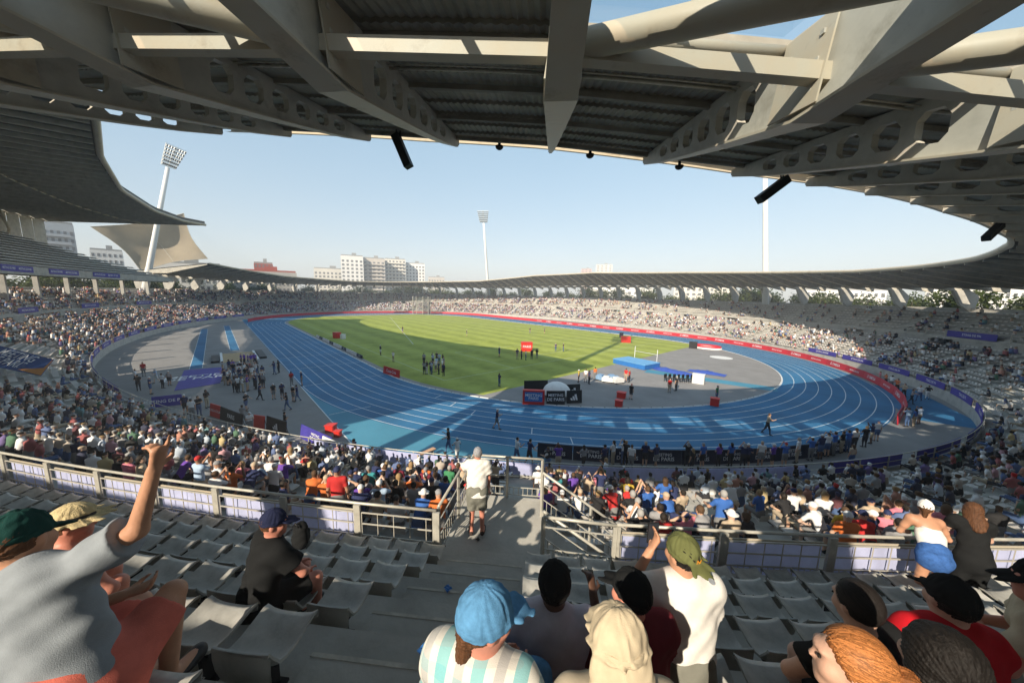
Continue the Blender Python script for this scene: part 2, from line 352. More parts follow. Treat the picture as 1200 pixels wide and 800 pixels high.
# near aisle steps
def thx(t, off, d): return t + off/np.linalg.norm((ell(t+1e-3, d)-ell(t-1e-3, d))/2e-3)
ta = sum(AISLE)/2
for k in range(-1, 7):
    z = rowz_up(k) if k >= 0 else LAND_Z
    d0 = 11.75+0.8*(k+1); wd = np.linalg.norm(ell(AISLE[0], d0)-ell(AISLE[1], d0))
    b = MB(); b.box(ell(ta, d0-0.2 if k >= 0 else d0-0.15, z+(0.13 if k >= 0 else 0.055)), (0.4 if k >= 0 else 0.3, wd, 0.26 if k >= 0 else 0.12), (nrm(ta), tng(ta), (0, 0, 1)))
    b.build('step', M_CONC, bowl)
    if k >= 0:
        b = MB(); b.box(ell(ta, d0-0.395, z+0.24), (0.03, wd, 0.05), (nrm(ta), tng(ta), (0, 0, 1))); b.build('step_nosing', mat('nosing_highlight', (0.52, 0.49, 0.42), 0.85, 0.25, 5), bowl)  # pale nosing strip, an edge highlight put into the colour

# landing over the gangway, and its flight of steps
lt0, lt1 = 2.4712, 2.4935
b = MB()
b.grid([[ell(t, 9.45, LAND_Z-0.25), ell(t, 9.45, LAND_Z), ell(t, RAIL_D-0.26, LAND_Z), ell(t, RAIL_D-0.26, LAND_Z-0.25)] for t in (lt0, ta, lt1)])
b.build('landing_slab', M_CONC, bowl)
b = MB(); b.box(ell(ta, 9.5, (LAND_Z-0.26+WALK_Z)/2), (0.18, 2.0, LAND_Z-0.26-WALK_Z), (nrm(ta), tng(ta), (0, 0, 1))); b.build('landing_wall', M_CONC, bowl)
for i in range(8):
    t = thx(lt1, 0.14+0.28*i, 10.8); b = MB(); z = LAND_Z-0.19*(i+1)
    b.box(ell(t, 10.8, (z+WALK_Z)/2-0.02), (1.25, 0.28, max(0.06, z-WALK_Z)), (nrm(t), tng(t), (0, 0, 1))); b.build('step', M_CONC, bowl)

# ---- railings
M_PANEL = mat('rail_grid_wire', (0.55, 0.52, 0.45), 0.5, 0.1, 5, metal=0.3)
def rail_run(label, ts, d, z0, bays_banner=True, open_end=False, top_r=0.028, bar_step=0.10, post_w=0.13):
    root = thing('safety_railing', label, 'railing', ell(ts[len(ts)//2], d, z0), 0, 'railings along the upper seating')
    o0 = ell(ts[len(ts)//2], d, z0)
    P = [ell(t, d, z0)-o0 for t in ts]
    b = MB(); b.tube([p+(0, 0, 1.12) for p in P], top_r, 8); b.build('top_rail', M_GALV, root, True)
    for i, t in enumerate(ts):
        b = MB(); b.box(P[i]+(0, 0, 0.54), (0.05, post_w, 1.08), (nrm(t), tng(t), (0, 0, 1))); b.build('post', M_GALV, root)
    for i in range(len(ts)-1):
        a, c = P[i], P[i+1]; u = (c-a)/np.linalg.norm(c-a); L = np.linalg.norm(c-a); a2, c2 = a+u*0.09, c-u*0.09
        b = MB()
        for zz in (0.10, 0.46, 0.70, 0.93): b.bar(a2+(0, 0, zz), c2+(0, 0, zz), 0.02, 0.02)
        n = int((L-0.18)/bar_step)
        for k in range(n+1):
            q = a2+(c2-a2)*k/n; b.bar(q+(0, 0, 0.1), q+(0, 0, 0.46 if k % 3 else 0.93), 0.012, 0.012, up=u)
        b.build('wire_panel', M_PANEL, root)
        if bays_banner and not (open_end and i == len(ts)-2):
            n_in = -nrm(ts[i])*0.07
            b = MB(); rows = []
            for k in range(13):
                q = a2+(c2-a2)*k/12+n_in*(1+0.25*math.sin(k*1.7+i)); rows.append([q+(0, 0, 0.24+0.012*math.sin(k*2+i)), q+(0, 0, 0.55)+n_in*0.12*math.sin(k*0.9+i*2), q+(0, 0, 0.86)])
            b.grid(rows); b.build('banner', M_LAV, root, True)
            b = MB(); b.bar(a2+n_in+(0, 0, 0.90), c2+n_in+(0, 0, 0.90), 0.02, 0.075); b.build('banner_batten', M_STEEL, root)
    return root
tl_ = list(reversed(arc_thetas(lt0, 2.30, 1.65, RAIL_D)))
rail_run('galvanised railing with lavender banners beyond the man in black', tl_, RAIL_D, LAND_Z, open_end=True)
tr_ = arc_thetas(2.508, 2.72, 1.85, RAIL_D)
rail_run('galvanised railing with lavender banners ahead of the white capped woman', tr_, RAIL_D, LAND_Z)
def frame_rail(name, label, pts, h=1.1, group='welded railings round the stair landing', bars=0.11, horiz=(0.12, 0.45, 0.78), wide=0.03):
    o0 = np.array(pts[0], float); root = thing(name, label, 'railing', o0, 0, group)
    Q = [np.array(p, float)-o0 for p in pts]
    b = MB(); b.tube([q+(0, 0, h) for q in Q], wide, 8); b.build('top_rail', M_GALV, root, True)
    for i in range(len(Q)-1):
        a, c = Q[i], Q[i+1]; L = np.linalg.norm((c-a)[:2]); n = max(1, int(round(L/1.1)))
        for k in range(n+(i == len(Q)-2)):
            q = a+(c-a)*k/n; b = MB(); b.box(q+(0, 0, h/2), (0.05, 0.05, h)); b.build('post', M_GALV, root)
        b = MB()
        for zz in horiz: b.bar(a+(0, 0, zz), c+(0, 0, zz), 0.02, 0.02)
        m = max(2, int(L/bars))
        for k in range(m+1):
            q = a+(c-a)*k/m; b.bar(q+(0, 0, horiz[0]), q+(0, 0, horiz[1]), 0.012, 0.012, up=(1, 0, 0))
        b.build('bars', M_GALV, root)
    return root
frame_rail('landing_railing', 'cream railing the standing man in white leans on', [ell(lt0, RAIL_D-0.15, LAND_Z), ell(2.4719, 10.4, LAND_Z), ell(2.4725, 9.55, LAND_Z)])
frame_rail('landing_railing', 'railing across the far edge of the stair landing', [ell(2.4735, 9.5, LAND_Z), ell(lt1, 9.5, LAND_Z)], horiz=(0.1, 0.3, 0.6))
tdn = thx(lt1, 2.3, 10.6)
frame_rail('stair_railing', 'sloping handrail on the far side of the descending stairs', [ell(lt1, 10.12, LAND_Z), ell(tdn, 10.12, WALK_Z+0.1)], horiz=(0.1, 0.45, 0.8))
frame_rail('stair_railing', 'white gate railing beside the right hand seats at the stair head'.replace('right hand ', 'pale '), [ell(2.4935, RAIL_D-0.1, LAND_Z), ell(2.508, RAIL_D, LAND_Z)], horiz=(0.12, 0.45, 0.9))
frame_rail('stair_railing', 'sloping handrail on the near side of the descending stairs', [ell(lt1, 11.35, LAND_Z), ell(tdn, 11.35, WALK_Z+0.1)], h=1.0)
# front rail of the bowl, all round, with purple banners on the near arc
frt = thing('arena_railing', 'grey handrail along the front wall of the lower stand', 'railing')
b = MB(); b.tube([ell(t, 0.06, 1.95) for t in np.linspace(0, 2*math.pi, 361)], 0.03, 6, cap=False); b.build('top_rail', M_GALV, frt, True)
b = MB(); b.tube([ell(t, 0.06, 1.55) for t in np.linspace(0, 2*math.pi, 361)], 0.02, 5, cap=False); b.build('mid_rail', M_GALV, frt, True)
for t in arc_thetas(1.9, 4.0, 2.4):
    b = MB(); b.box(ell(t, 0.06, 1.55), (0.05, 0.05, 0.8), (nrm(t), tng(t), (0, 0, 1))); b.build('post', M_GALV, frt)
b = MB(); 
for t in np.linspace(0, 2*math.pi, 361): pass
b.tube([ell(t, RAIL_D-0.1, 7.05) for t in np.linspace(2.72, 2.72+5.85, 340)], 0.03, 5, cap=False)
for t in arc_thetas(2.72, 2.72+5.85, 3.0, RAIL_D): b.box(ell(t, RAIL_D-0.1, 6.5), (0.05, 0.07, 1.1), (nrm(t), tng(t), (0, 0, 1)))
tag(b.build('tier_railing', M_GALV), 'long grey railing along the front of the upper tier', 'railing')

# ------------------------------------------------------------------ seats
def seat_mesh():
    prof = [(0.205, -0.035), (0.215, 0.0), (0.17, 0.012), (0.08, -0.005), (-0.02, -0.018), (-0.10, -0.010), (-0.15, 0.015), (-0.18, 0.07), (-0.195, 0.13), (-0.208, 0.168), (-0.222, 0.165)]
    ws = np.linspace(-1, 1, 9); top = []
    for y, z in prof:
        wid = 0.205 if y > -0.16 else 0.205-0.012*(z-0.03)/0.17
        top.append([(x*wid, y, z + 0.035*x**4 - 0.010*(1-x*x) - (0.03*x**4 if z > 0.1 else 0)) for x in ws])
    b = MB(); T = np.array(top); b.grid(T); Bt = T.copy(); Bt[:, :, 2] -= 0.022; Bt[:, :, 1] -= 0.006*np.linspace(0, 1, len(prof))[:, None]
    b.grid(Bt[:, ::-1])
    for a, c in ((T[0], Bt[0]), (Bt[-1], T[-1]), (Bt[:, 0], T[:, 0]), (T[:, -1], Bt[:, -1])): b.grid([a, c])
    # dark shell apron under the back
    Sk = [[(x*w_, y-0.018*(1-x*x), z-0.02*x**4) for x in ws] for y, z, w_ in ((-0.222, 0.162, 0.198), (-0.226, 0.10, 0.196), (-0.222, 0.02, 0.188), (-0.205, -0.07, 0.172), (-0.175, -0.15, 0.15), (-0.16, -0.155, 0.145))]
    b.grid(Sk); Sk2 = np.array(Sk); Sk2[:, :, 1] += 0.014; b.grid(Sk2[:, ::-1])
    return b.mesh('seat_shell', M_SEAT, True)
SEATM = seat_mesh()
b = MB(); b.box((0, -0.03, -0.235), (0.06, 0.10, 0.29)); b.box((0, -0.03, -0.37), (0.16, 0.14, 0.02)); b.box((0, 0, -0.07), (0.24, 0.2, 0.03)); SEATB = b.mesh('seat_bracket', M_BLACK)
ORD = ['front', 'second', 'third', 'fourth', 'fifth', 'sixth', 'seventh']
SEATPOS = []
def face_rz(th): n = -nrm(th); return math.atan2(n[1], n[0])-math.pi/2     # local +y looks at the arena
for k in range(0, 6):
    d = rowd_up(k)
    for side in (-1, 1):
        t_edge = AISLE[0] if side < 0 else AISLE[1]
        for i in range(60):
            t = thx(t_edge, side*(0.27+0.5*i), d) if True else 0
            p = ell(t, d, rowz_up(k)+0.40); x, y, dz = proj(p)
            if dz < 0.5 or x < -60 or x > 1270 or y > 900: 
                if i > 8: break
                continue
            lab = f"grey bucket seat in the {ORD[k]} row behind the railing, " + ("on the straw hat side" if side < 0 else "on the green cap side")
            if i == 0: lab = f"grey bucket seat at the stair end of the {ORD[k]} row, " + ("straw hat side" if side < 0 else "green cap side")
            s = thing('stadium_seat', lab, 'seat', p, face_rz(t), 'grey bucket seats in the upper rows')
            s.rotation_euler[2] += random.uniform(-.03, .03)
            link('shell', SEATM, s); link('bracket', SEATB, s); SEATPOS.append(s)
def seat_block(name, label, rows, tsf, m, drop=0.0):
    V = []; F = []; base = np.array([(-.2, -.2, 0), (.2, -.2, 0), (.2, .2, 0), (-.2, .2, 0), (-.2, -.2, -.05), (.2, -.2, -.05), (.2, .2, -.05), (-.2, .2, -.05), (-.2, -.24, .2), (.2, -.24, .2), (.2, -.19, 0), (-.2, -.19, 0)])
    fc = [(0, 1, 2, 3), (4, 7, 6, 5), (0, 4, 5, 1), (1, 5, 6, 2), (2, 6, 7, 3), (3, 7, 4, 0), (8, 9, 1, 0), (9, 8, 11, 10)]
    for d, z in rows:
        for t in tsf(d):
            p = ell(t, d, z+0.38); n = -nrm(t); u = np.array([n[1], -n[0], 0]); k = len(V)
            V += [tuple(p + q[0]*u + q[1]*n + (0, 0, q[2])) for q in base]; F += [tuple(k+i for i in f) for f in fc]
    me = bpy.data.meshes.new(name); me.from_pydata(V, [], F); me.materials.append(m); o = link(name, me); return tag(o, label, 'seats', None, 'stuff')
def aisle_gap(ts, d):
    out = []
    hw = [((t0+h*(vom[1]-vom[0])/2)) % 6.28319 for t0 in vom for h in (0, 1)]; hw = np.array(sorted(hw))
    for t in ts:
        sp = 80.0
        if np.min(np.abs(hw-(t % 6.28319)))*sp > 0.75: out.append(t)
    return out
M_SEATMID = mat('mid_seat_plastic', (0.24, 0.24, 0.235), 0.5, 0.15, 0.7)
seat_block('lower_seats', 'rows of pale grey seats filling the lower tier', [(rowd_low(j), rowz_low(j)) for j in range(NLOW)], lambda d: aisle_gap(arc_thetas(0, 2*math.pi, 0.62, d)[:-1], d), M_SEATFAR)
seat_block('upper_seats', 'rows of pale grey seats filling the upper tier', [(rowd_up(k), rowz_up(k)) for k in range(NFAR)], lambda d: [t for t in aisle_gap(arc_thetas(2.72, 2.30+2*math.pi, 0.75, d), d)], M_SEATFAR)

# ------------------------------------------------------------------ ring roof
HT = np.array([[2.25, 19.3, 2.5, 16.6], [2.33, 18.5, 2.5, 15.9], [2.43, 17.6, 2.5, 15.1], [2.49, 17.2, 2.5, 14.75], [2.55, 16.7, 2.4, 14.3], [2.60, 16.4, 2.1, 14.05], [2.70, 16.3, 1.0, 14.0], [2.80, 16.2, -0.1, 14.0], [2.93, 15.85, -0.5, 13.9], [3.05, 15.9, -0.6, 14.0], [3.14, 16.1, -0.5, 14.2], [3.28, 15.85, -0.2, 14.2],
               [3.45, 15.9, 0, 14.2], [3.63, 16.15, 0, 14.2], [3.87, 17.1, 0, 14.6], [4.22, 18.7, 0, 15.0], [4.64, 20.3, 0, 15.4], [4.97, 19.9, 0, 15.2], [5.34, 17.4, 0, 14.6], [6.0, 16.0, 0, 14.2], [6.28, 15.7, 0, 14.2], [6.75, 16.4, 0, 14.4], [7.15, 18.3, 0, 15.0], [7.4, 19.2, 0, 15.5]])
def hin(t): return float(np.interp(t, HT[:, 0], HT[:, 1]))
def din(t): return float(np.interp(t, HT[:, 0], HT[:, 2]))
def hout(t): return float(np.interp(t, HT[:, 0], HT[:, 3]))
DOUT = 21.5
def dz(t, d): f = (d-din(t))/(DOUT-din(t)); return hin(t)+(hout(t)-hin(t))*f      # deck underside
roof = thing('ring_roof', 'grey steel cantilever roof ringing the seating bowl', 'roof')
DTH = 0.048; T_C = 2.494
near_ts = [T_C+DTH*i for i in range(-4, 12)]                     # detailed bays
far_ts = list(arc_thetas(near_ts[-1], 2*math.pi+0.93, 4.3, 5))[1:]
def rib(t, detail, tube_dir=0):
    n, u = nrm(t), tng(t); hw = 0.09; d0 = din(t)+0.3; dn = 10.8
    P2 = lambda d, z, s=0.0: ell(t, d, z)+u*s
    zt = lambda d: dz(t, d)-0.02
    def zb(d):
        if d <= dn: return zt(d)-(0.22+(1.5-0.22)*((d-d0)/(dn-d0))**0.85)
        return zt(d)-(1.5-0.45*min(1, (d-dn)/3.0))
    polys = []; holes = []
    if detail:
        cells = np.linspace(d0+1.6, dn-1.2, 7)
        polys.append([(d0, zb(d0)), (cells[0], zb(cells[0])), (cells[0], zt(cells[0])), (d0, zt(d0))])
        for i in range(6):
            a, c = cells[i], cells[i+1]; q = c-a; A = [(a, zb(a)), (c, zb(c)), (c, zt(c)), (a, zt(a))]
            x0, x1 = a+0.17*q, c-0.17*q
            def zz(x, f): return zb(x)+(zt(x)-zb(x))*f
            r = 0.15*q
            O = [(x0+r, zz(x0+r, .22)), (x1-r, zz(x1-r, .22)), (x1, zz(x1, .36)), (x1, zz(x1, .64)), (x1-r, zz(x1-r, .78)), (x0+r, zz(x0+r, .78)), (x0, zz(x0, .64)), (x0, zz(x0, .36))]
            polys += [[A[0], A[1], O[1], O[0]], [A[1], O[2], O[1]], [A[1], A[2], O[3], O[2]], [A[2], O[4], O[3]], [A[2], A[3], O[5], O[4]], [A[3], O[6], O[5]], [A[3], A[0], O[7], O[6]], [A[0], O[0], O[7]]]
            holes.append(O)
        polys.append([(cells[-1], zb(cells[-1])), (dn, zb(dn)), (dn, zt(dn)), (cells[-1], zt(cells[-1]))])
    else: polys.append([(d0, zb(d0)), (dn, zb(dn)), (dn, zt(dn)), (d0, zt(d0))])
    ds = [dn, 12, 14, 17, DOUT-0.2]
    for a, c in zip(ds[:-1], ds[1:]): polys.append([(a, zb(a)), (c, zb(c)), (c, zt(c)), (a, zt(a))])
    b = MB()
    for p in polys:
        for s in (-hw, hw): b.quad([P2(d, z, s) for d, z in (p if s > 0 else p[::-1])])
    for O in holes:
        for i in range(8): a, c = O[i], O[(i+1) % 8]; b.quad([P2(*a, -hw), P2(*a, hw), P2(*c, hw), P2(*c, -hw)])
    b.quad([P2(d0, zb(d0), -hw), P2(d0, zb(d0), hw), P2(d0, zt(d0), hw), P2(d0, zt(d0), -hw)])
    r = b.build('rib', M_WEB, roof)
    f = MB(); wf = lambda d: 0.05+(0.30-0.05)*max(0, min(1, (d-d0)/(dn-d0)))**0.9 if d <= dn else 0.30-0.10*min(1, (d-dn)/3)
    ds = list(np.linspace(d0, dn, 6 if detail else 2))+[12.2, 14, 17, DOUT-0.2]; rows = []
    for d in ds: 
        q = wf(d); rows.append([P2(d, zb(d), -q), P2(d, zb(d)-0.05, -q), P2(d, zb(d)-0.05, q), P2(d, zb(d), q), P2(d, zb(d), -q)])
    f.grid(rows); f.build('bottom_flange', M_STEEL, r)
    if detail:
        f = MB(); 
        for s in (-1, 1): f.prism([P2(dn-0.55, zt(dn-.55)-0.05, s*0.10), P2(dn+0.5, zt(dn+.5)-0.05, s*0.10), P2(dn+0.5, zb(dn+.5)+.02, s*0.28), P2(dn-0.55, zb(dn-.55)+.02, s*0.28)], u*s*0.03)
        f.build('node_plate', M_STEEL, r)
        f = MB()
        for s in (-1, 1):
            for (dd, hh) in ((-0.35, 0.3), (0.3, 0.3), (-0.35, 0.75), (0.3, 0.75), (-0.35, 1.15), (0.3, 1.15)): f.box(P2(dn+dd, zb(dn)+hh, s*(0.285-0.1*hh)), (0.07, 0.05, 0.07), (n, u, (0, 0, 1)))
        f.build('bolts', M_WEB, r)['kind'] = 'stuff'
        if tube_dir:
            a = P2(dn+0.25, zb(dn)+0.62); t2 = t+tube_dir*DTH*1.02; c = ell(t2, 13.2, dz(t2, 13.2)-0.80); q = (c-a)/np.linalg.norm(c-a)
            f = MB(); f.tube([a, a+q*0.25, a+q*0.4, c-q*0.4, c], [0.09, 0.11, 0.21, 0.21, 0.12], 16); f.build('strut_tube', M_STEEL, r, True)
    return r
for i, t in enumerate(near_ts): rib(t, True, (-1 if t < 2.47 else 1))
for t in far_ts: rib(t, False)
# bays
def bay_near(t0, t1):
    ts = np.linspace(t0, t1, 25); d0 = din(t0)+0.2; gl = t0 > 2.48; dg0 = 10.25 if gl else 12.2; dg1 = 13.4 if gl else 14.3; edges = np.linspace(d0, dg0-0.25, 10 if gl else 11)
    for a, c in zip(edges[:-1], edges[1:]):
        b = MB(); top = []
        for i, t in enumerate(np.linspace(t0, t1, 41)):
            k = 0.022*(1 if i % 2 else -1)
            top.append([ell(t, a, dz(t, a)+0.10+k), ell(t, c+0.02, dz(t, c)+0.0+k), ell(t, c+0.02, dz(t, c)+0.16), ell(t, a, dz(t, a)+0.17)])
        b.grid(top); b.build('deck_strip', M_DECK, roof)
    for d, r, off in ((11.15, 0.16, 0.98), (dg0-0.12, 0.12, 0.14), (dg1+0.15, 0.11, 0.12)):
        b = MB()
        if off > 0.5: b.bar(ell(t0, d, dz(t0, d)-off), ell(t1, d, dz(t1, d)-off), 0.22, 0.26)
        else: b.tube([ell(t0, d, dz(t0, d)-off), ell(t1, d, dz(t1, d)-off)], r, 10)
        b.build('ring_beam' if off > 0.5 else 'purlin', M_STEEL, roof, off < 0.5)
    b = MB(); b.tube([ell(t, 8.7, dz(t, 8.7)-0.16) for t in np.linspace(t0, t1, 4)], 0.03, 6); b.tube([ell(t, 8.85, dz(t, 8.85)-0.14) for t in np.linspace(t0, t1, 4)], 0.018, 5); b.build('conduit', M_GALV, roof, True)
    for d in (3.2, 5.4, 7.6, 9.8):
        b = MB(); b.bar(ell(t0, d, dz(t0, d)-0.05), ell(t1, d, dz(t1, d)-0.05), 0.10, 0.14); b.build('purlin', M_DECK, roof)
    for a, c in ((t0+0.05*(t1-t0), t0+0.485*(t1-t0)), (t0+0.515*(t1-t0), t0+0.95*(t1-t0))):
        b = MB(); b.quad([ell(a, dg0, dz(a, dg0)+0.05), ell(c, dg0, dz(c, dg0)+0.05), ell(c, dg1, dz(c, dg1)+0.05), ell(a, dg1, dz(a, dg1)+0.05)]); b.build('glass_pane', M_GLASS, roof)
    tm = (t0+t1)/2; b = MB(); b.bar(ell(tm, dg0-.1, dz(tm, dg0-.1)), ell(tm, dg1+.1, dz(tm, dg1+.1)), 0.12, 0.16); b.build('glazing_bar', M_WEB, roof)
    b = MB(); tt = np.linspace(t0, t1, 4); b.grid([[ell(t, dg1+.1, dz(t, dg1+.1)+0.02), ell(t, DOUT, dz(t, DOUT)+0.02), ell(t, DOUT, dz(t, DOUT)+0.2), ell(t, dg1+.1, dz(t, dg1+.1)+0.2), ell(t, dg1+.1, dz(t, dg1+.1)+0.02)] for t in tt]); b.build('outer_deck', M_DECK, roof)
for i in range(len(near_ts)-1): bay_near(near_ts[i], near_ts[i+1])
allf = [near_ts[-1]]+far_ts
for i in range(len(allf)-1):
    t0, t1 = allf[i], allf[i+1]; b = MB(); d0 = din(t0)+0.1
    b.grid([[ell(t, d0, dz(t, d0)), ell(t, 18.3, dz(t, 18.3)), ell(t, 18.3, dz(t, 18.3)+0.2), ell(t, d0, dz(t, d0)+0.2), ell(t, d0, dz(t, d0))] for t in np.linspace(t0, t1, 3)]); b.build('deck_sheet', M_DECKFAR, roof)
    b = MB(); b.grid([[ell(t, 19.6, dz(t, 19.6)), ell(t, DOUT, dz(t, DOUT)), ell(t, DOUT, dz(t, DOUT)+0.2), ell(t, 19.6, dz(t, 19.6)+0.2), ell(t, 19.6, dz(t, 19.6))] for t in np.linspace(t0, t1, 3)]); b.build('outer_gutter', M_DECK, roof)
    b = MB(); b.bar(ell(t0, 11.1, dz(t0, 11.1)-0.5), ell(t1, 11.1, dz(t1, 11.1)-0.5), 0.2, 0.25); b.build('ring_beam', M_STEEL, roof)
et = np.linspace(near_ts[0], far_ts[-1], 400); b = MB()
b.grid([[ell(t, din(t)+0.15, hin(t)-0.10), ell(t, din(t)-0.1, hin(t)-0.04), ell(t, din(t)-0.22, hin(t)+0.22), ell(t, din(t)-0.1, hin(t)+0.42), ell(t, din(t)+0.3, hin(t)+0.42)] for t in et]); b.build('edge_gutter', M_STEEL, roof, True)
# fin piers that carry the ribs
for i, t in enumerate(near_ts+far_ts):
    if i % 2: continue
    n, u = nrm(t), tng(t); zt = dz(t, 18.5)-1.0; b = MB()
    b.prism([ell(t, 20.2, 11.0)-u*.22, ell(t, 22.4, 9.5)-u*.22, ell(t, 23.0, 12.5)-u*.22, ell(t, 21.3, zt)-u*.22, ell(t, 18.6, zt)-u*.22], u*.44); b.build('pier_fin', M_CONC, roof)
# loudspeakers and lamps hung from the roof edge
M_SPK = mat('black_speaker', (0.012, 0.012, 0.013), 0.55, 0.2, 8)
def speaker(px, py, label, L=1.35, tilt=0.5, dd=0.9):
    best = min((abs(proj(ell(t, din(t)+dd, hin(t)-0.75))[0]-px), t) for t in np.arange(2.3, 3.0, 0.002)); t = best[1]
    c = ell(t, din(t)+dd, hin(t)-0.85); n, u = nrm(t), tng(t)
    root = thing('loudspeaker', label, 'loudspeaker', c, 0, 'loudspeakers hung under the roof edge')
    ax = math.cos(tilt)*np.array([0, 0, -1.0])+math.sin(tilt)*u; ay = np.cross(n, ax); az = np.cross(ax, ay)
    b = MB(); b.prism([-ax*L/2-ay*.16-az*.16, -ax*L/2+ay*.16-az*.16, -ax*L/2+ay*.16+az*.16, -ax*L/2-ay*.16+az*.16], ax*L); b.build('cabinet', M_SPK, root)
    for k in range(4):
        b = MB(); b.box(ax*(-L/2+L*(k+0.5)/4)-az*0.17, (L/4*0.88, 0.28, 0.03), (ax, ay, az)); b.build('grille', M_BLACK, root)
    b = MB(); 
    for s in (-.10, .10): b.bar(-ax*L*0.35+ay*s, np.array([0, 0, 0.95])+n*0.25+ay*s, 0.04, 0.04)
    b.build('bracket', M_BLACK, root)
speaker(473, 175, 'black line loudspeaker hung under the roof beside the far floodlight mast', 1.35, 0.42)
speaker(905, 215, 'black line loudspeaker hung across the tall white mast', 1.35, -0.9)
speaker(1165, 270, 'black line loudspeaker at the low bend of the roof edge', 1.6, -1.0)
for px in (583, 693, 797):
    t = min((abs(proj(ell(t, din(t)+0.3, hin(t)-0.3))[0]-px), t) for t in np.arange(2.3, 3.0, 0.002))[1]
    root = thing('roof_floodlight', f'small dark dome lamp under the roof, {"first" if px == 583 else "second" if px == 693 else "third"} from the central loudspeaker', 'lamp', ell(t, din(t)+0.3, hin(t)-0.08), 0, 'dome lamps under the roof edge')
    b = MB(); rows = []
    for k in range(6):
        a = k/5*math.pi/2; rows.append([(0.17*math.cos(a)*math.cos(q), 0.17*math.cos(a)*math.sin(q), -0.12-0.15*math.sin(a)) for q in np.linspace(0, 2*math.pi, 13)])
    b.grid(rows); b.build('dome', M_SPK, root, True); b = MB(); b.tube([(0, 0, 0.15), (0, 0, -0.16)], 0.06, 8); b.build('stem', M_SPK, root)

# ------------------------------------------------------------------ home tribune: upper tier, high roof, membrane
trib = thing('main_tribune', 'dark upper tier of the main stand under its high roof', 'grandstand')
TT = np.linspace(2.12, 0.93, 60)
def tnr(t): return 18 if t > 1.32 else max(1, int(round(18*(t-0.90)/0.42)))
for i in range(18):
    tt = [t for t in TT if tnr(t) > i]; d0 = 10.0+0.82*i; z0 = 13.4+0.58*i
    b = MB(); b.grid([[ell(t, d0, z0-0.58), ell(t, d0, z0), ell(t, d0+0.84, z0), ell(t, d0+0.84, z0-0.9), ell(t, d0, z0-0.58-0.4)] for t in tt]); b.build('tier_row', M_CONCD, trib)
    b = MB(); b.grid([[ell(t, d0+0.25, z0+0.42), ell(t, d0+0.62, z0+0.38), ell(t, d0+0.70, z0+0.65), ell(t, d0+0.72, z0+0.3), ell(t, d0+0.25, z0+0.36)] for t in tt]); b.build('seat_row', M_SEAT, trib)
b = MB(); b.grid([[ell(t, 9.6, 12.6), ell(t, 9.6, 14.1), ell(t, 9.8, 14.1), ell(t, 9.8, 12.6), ell(t, 9.6, 12.6)] for t in TT]); b.build('parapet', M_CONC, trib)
for t in arc_thetas(0.95, 2.1, 9.0, 14):
    b = MB(); b.box(ell(t, 15, 9.5), (0.7, 0.5, 8.0), (nrm(t), tng(t), (0, 0, 1))); b.build('column', M_CONC, trib)
TIN = np.array([(37, 53.5), (34, 57.7), (23.6, 61.6), (5, 63.9), (-16.5, 62.8), (-40, 59.5), (-50.6, 55.5), (-62, 54.5), (-70.5, 54.5)], float)
_s = np.concatenate([[0], np.cumsum(np.linalg.norm(np.diff(TIN, axis=0), axis=1))])
def tin(f): q = f*_s[-1]; return np.array([np.interp(q, _s, TIN[:, 0]), np.interp(q, _s, TIN[:, 1])])
def tout(f):
    a = ell(1.10+(2.12-1.10)*min(f, 0.42)/0.8, 24.0)[:2]
    return a if f <= 0.42 else a+(np.array([-70.5, 101.0])-a)*(f-0.42)/0.58
def trf(f, q, dzv=0.0): p = tin(f)+(tout(f)-tin(f))*q; return np.array([p[0], p[1], 28.0-1.4*q+dzv])
FT = np.linspace(0, 1, 44)
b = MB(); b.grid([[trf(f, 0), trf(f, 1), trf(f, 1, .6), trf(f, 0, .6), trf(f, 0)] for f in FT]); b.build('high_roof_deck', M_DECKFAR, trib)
for f in np.linspace(0, 1, 44):
    b = MB(); b.bar(trf(f, 0.01, -.25), trf(f, 1.08, -.25), 0.2, 0.5); b.build('high_roof_rib', M_WEB, trib)
for q, r in ((-0.004, 0.32), (0.42, 0.16), (1.0, 0.16)):
    b = MB(); b.tube([trf(f, q, -.3) for f in FT], r, 8); b.build('high_roof_beam', M_STEEL, trib, True)
for t in np.linspace(1.98, 1.2, 9):
    b = MB(); b.tube([ell(t, 24.0, 26.3), ell(t, 23.0, 22.5), ell(t, 24.2, 20)], 0.25, 8); b.build('roof_prop', M_STEEL, trib, True)
for f in np.linspace(0, 1, 45)[:-1]:  # panels added to block sun through the rear gap, open along the middle
    x = trf(f+0.011, 1)[0]
    if x < -33 or x > 17:
        b = MB(); b.quad([trf(f, 1.0, -0.1), trf(f+0.0222, 1.0, -0.1), trf(f+0.0222, 1.0, -7), trf(f, 1.0, -7)]); b.build('sun_block_panel', M_WEB, trib)
M_MEMB = mat('beige_membrane', (0.40, 0.34, 0.25), 0.8, 0.12, 0.15, trans=0.3)
C4 = np.array([[50, 57.8, 32.0], [50, 53.7, 19.7], [50, 67.5, 15.1], [52, 75.5, 26.0]]); C4 = CAM+(C4-CAM)*1.22; b = MB(); rows = []
for i in range(15):
    r = []
    for j in range(15):
        s, q = i/14, j/14; p = (1-s)*(1-q)*C4[0]+s*(1-q)*C4[1]+s*q*C4[2]+(1-s)*q*C4[3]
        p = p+np.array([4.5*math.sin(math.pi*s)*math.sin(math.pi*q), 0, 0]); c = C4.mean(0)
        p = p+(c-p)*0.13*max(math.sin(math.pi*s)*(1-abs(2*q-1)*0)*(abs(2*q-1)**4), math.sin(math.pi*q)*(abs(2*s-1)**4)); r.append(p)
    rows.append(r)
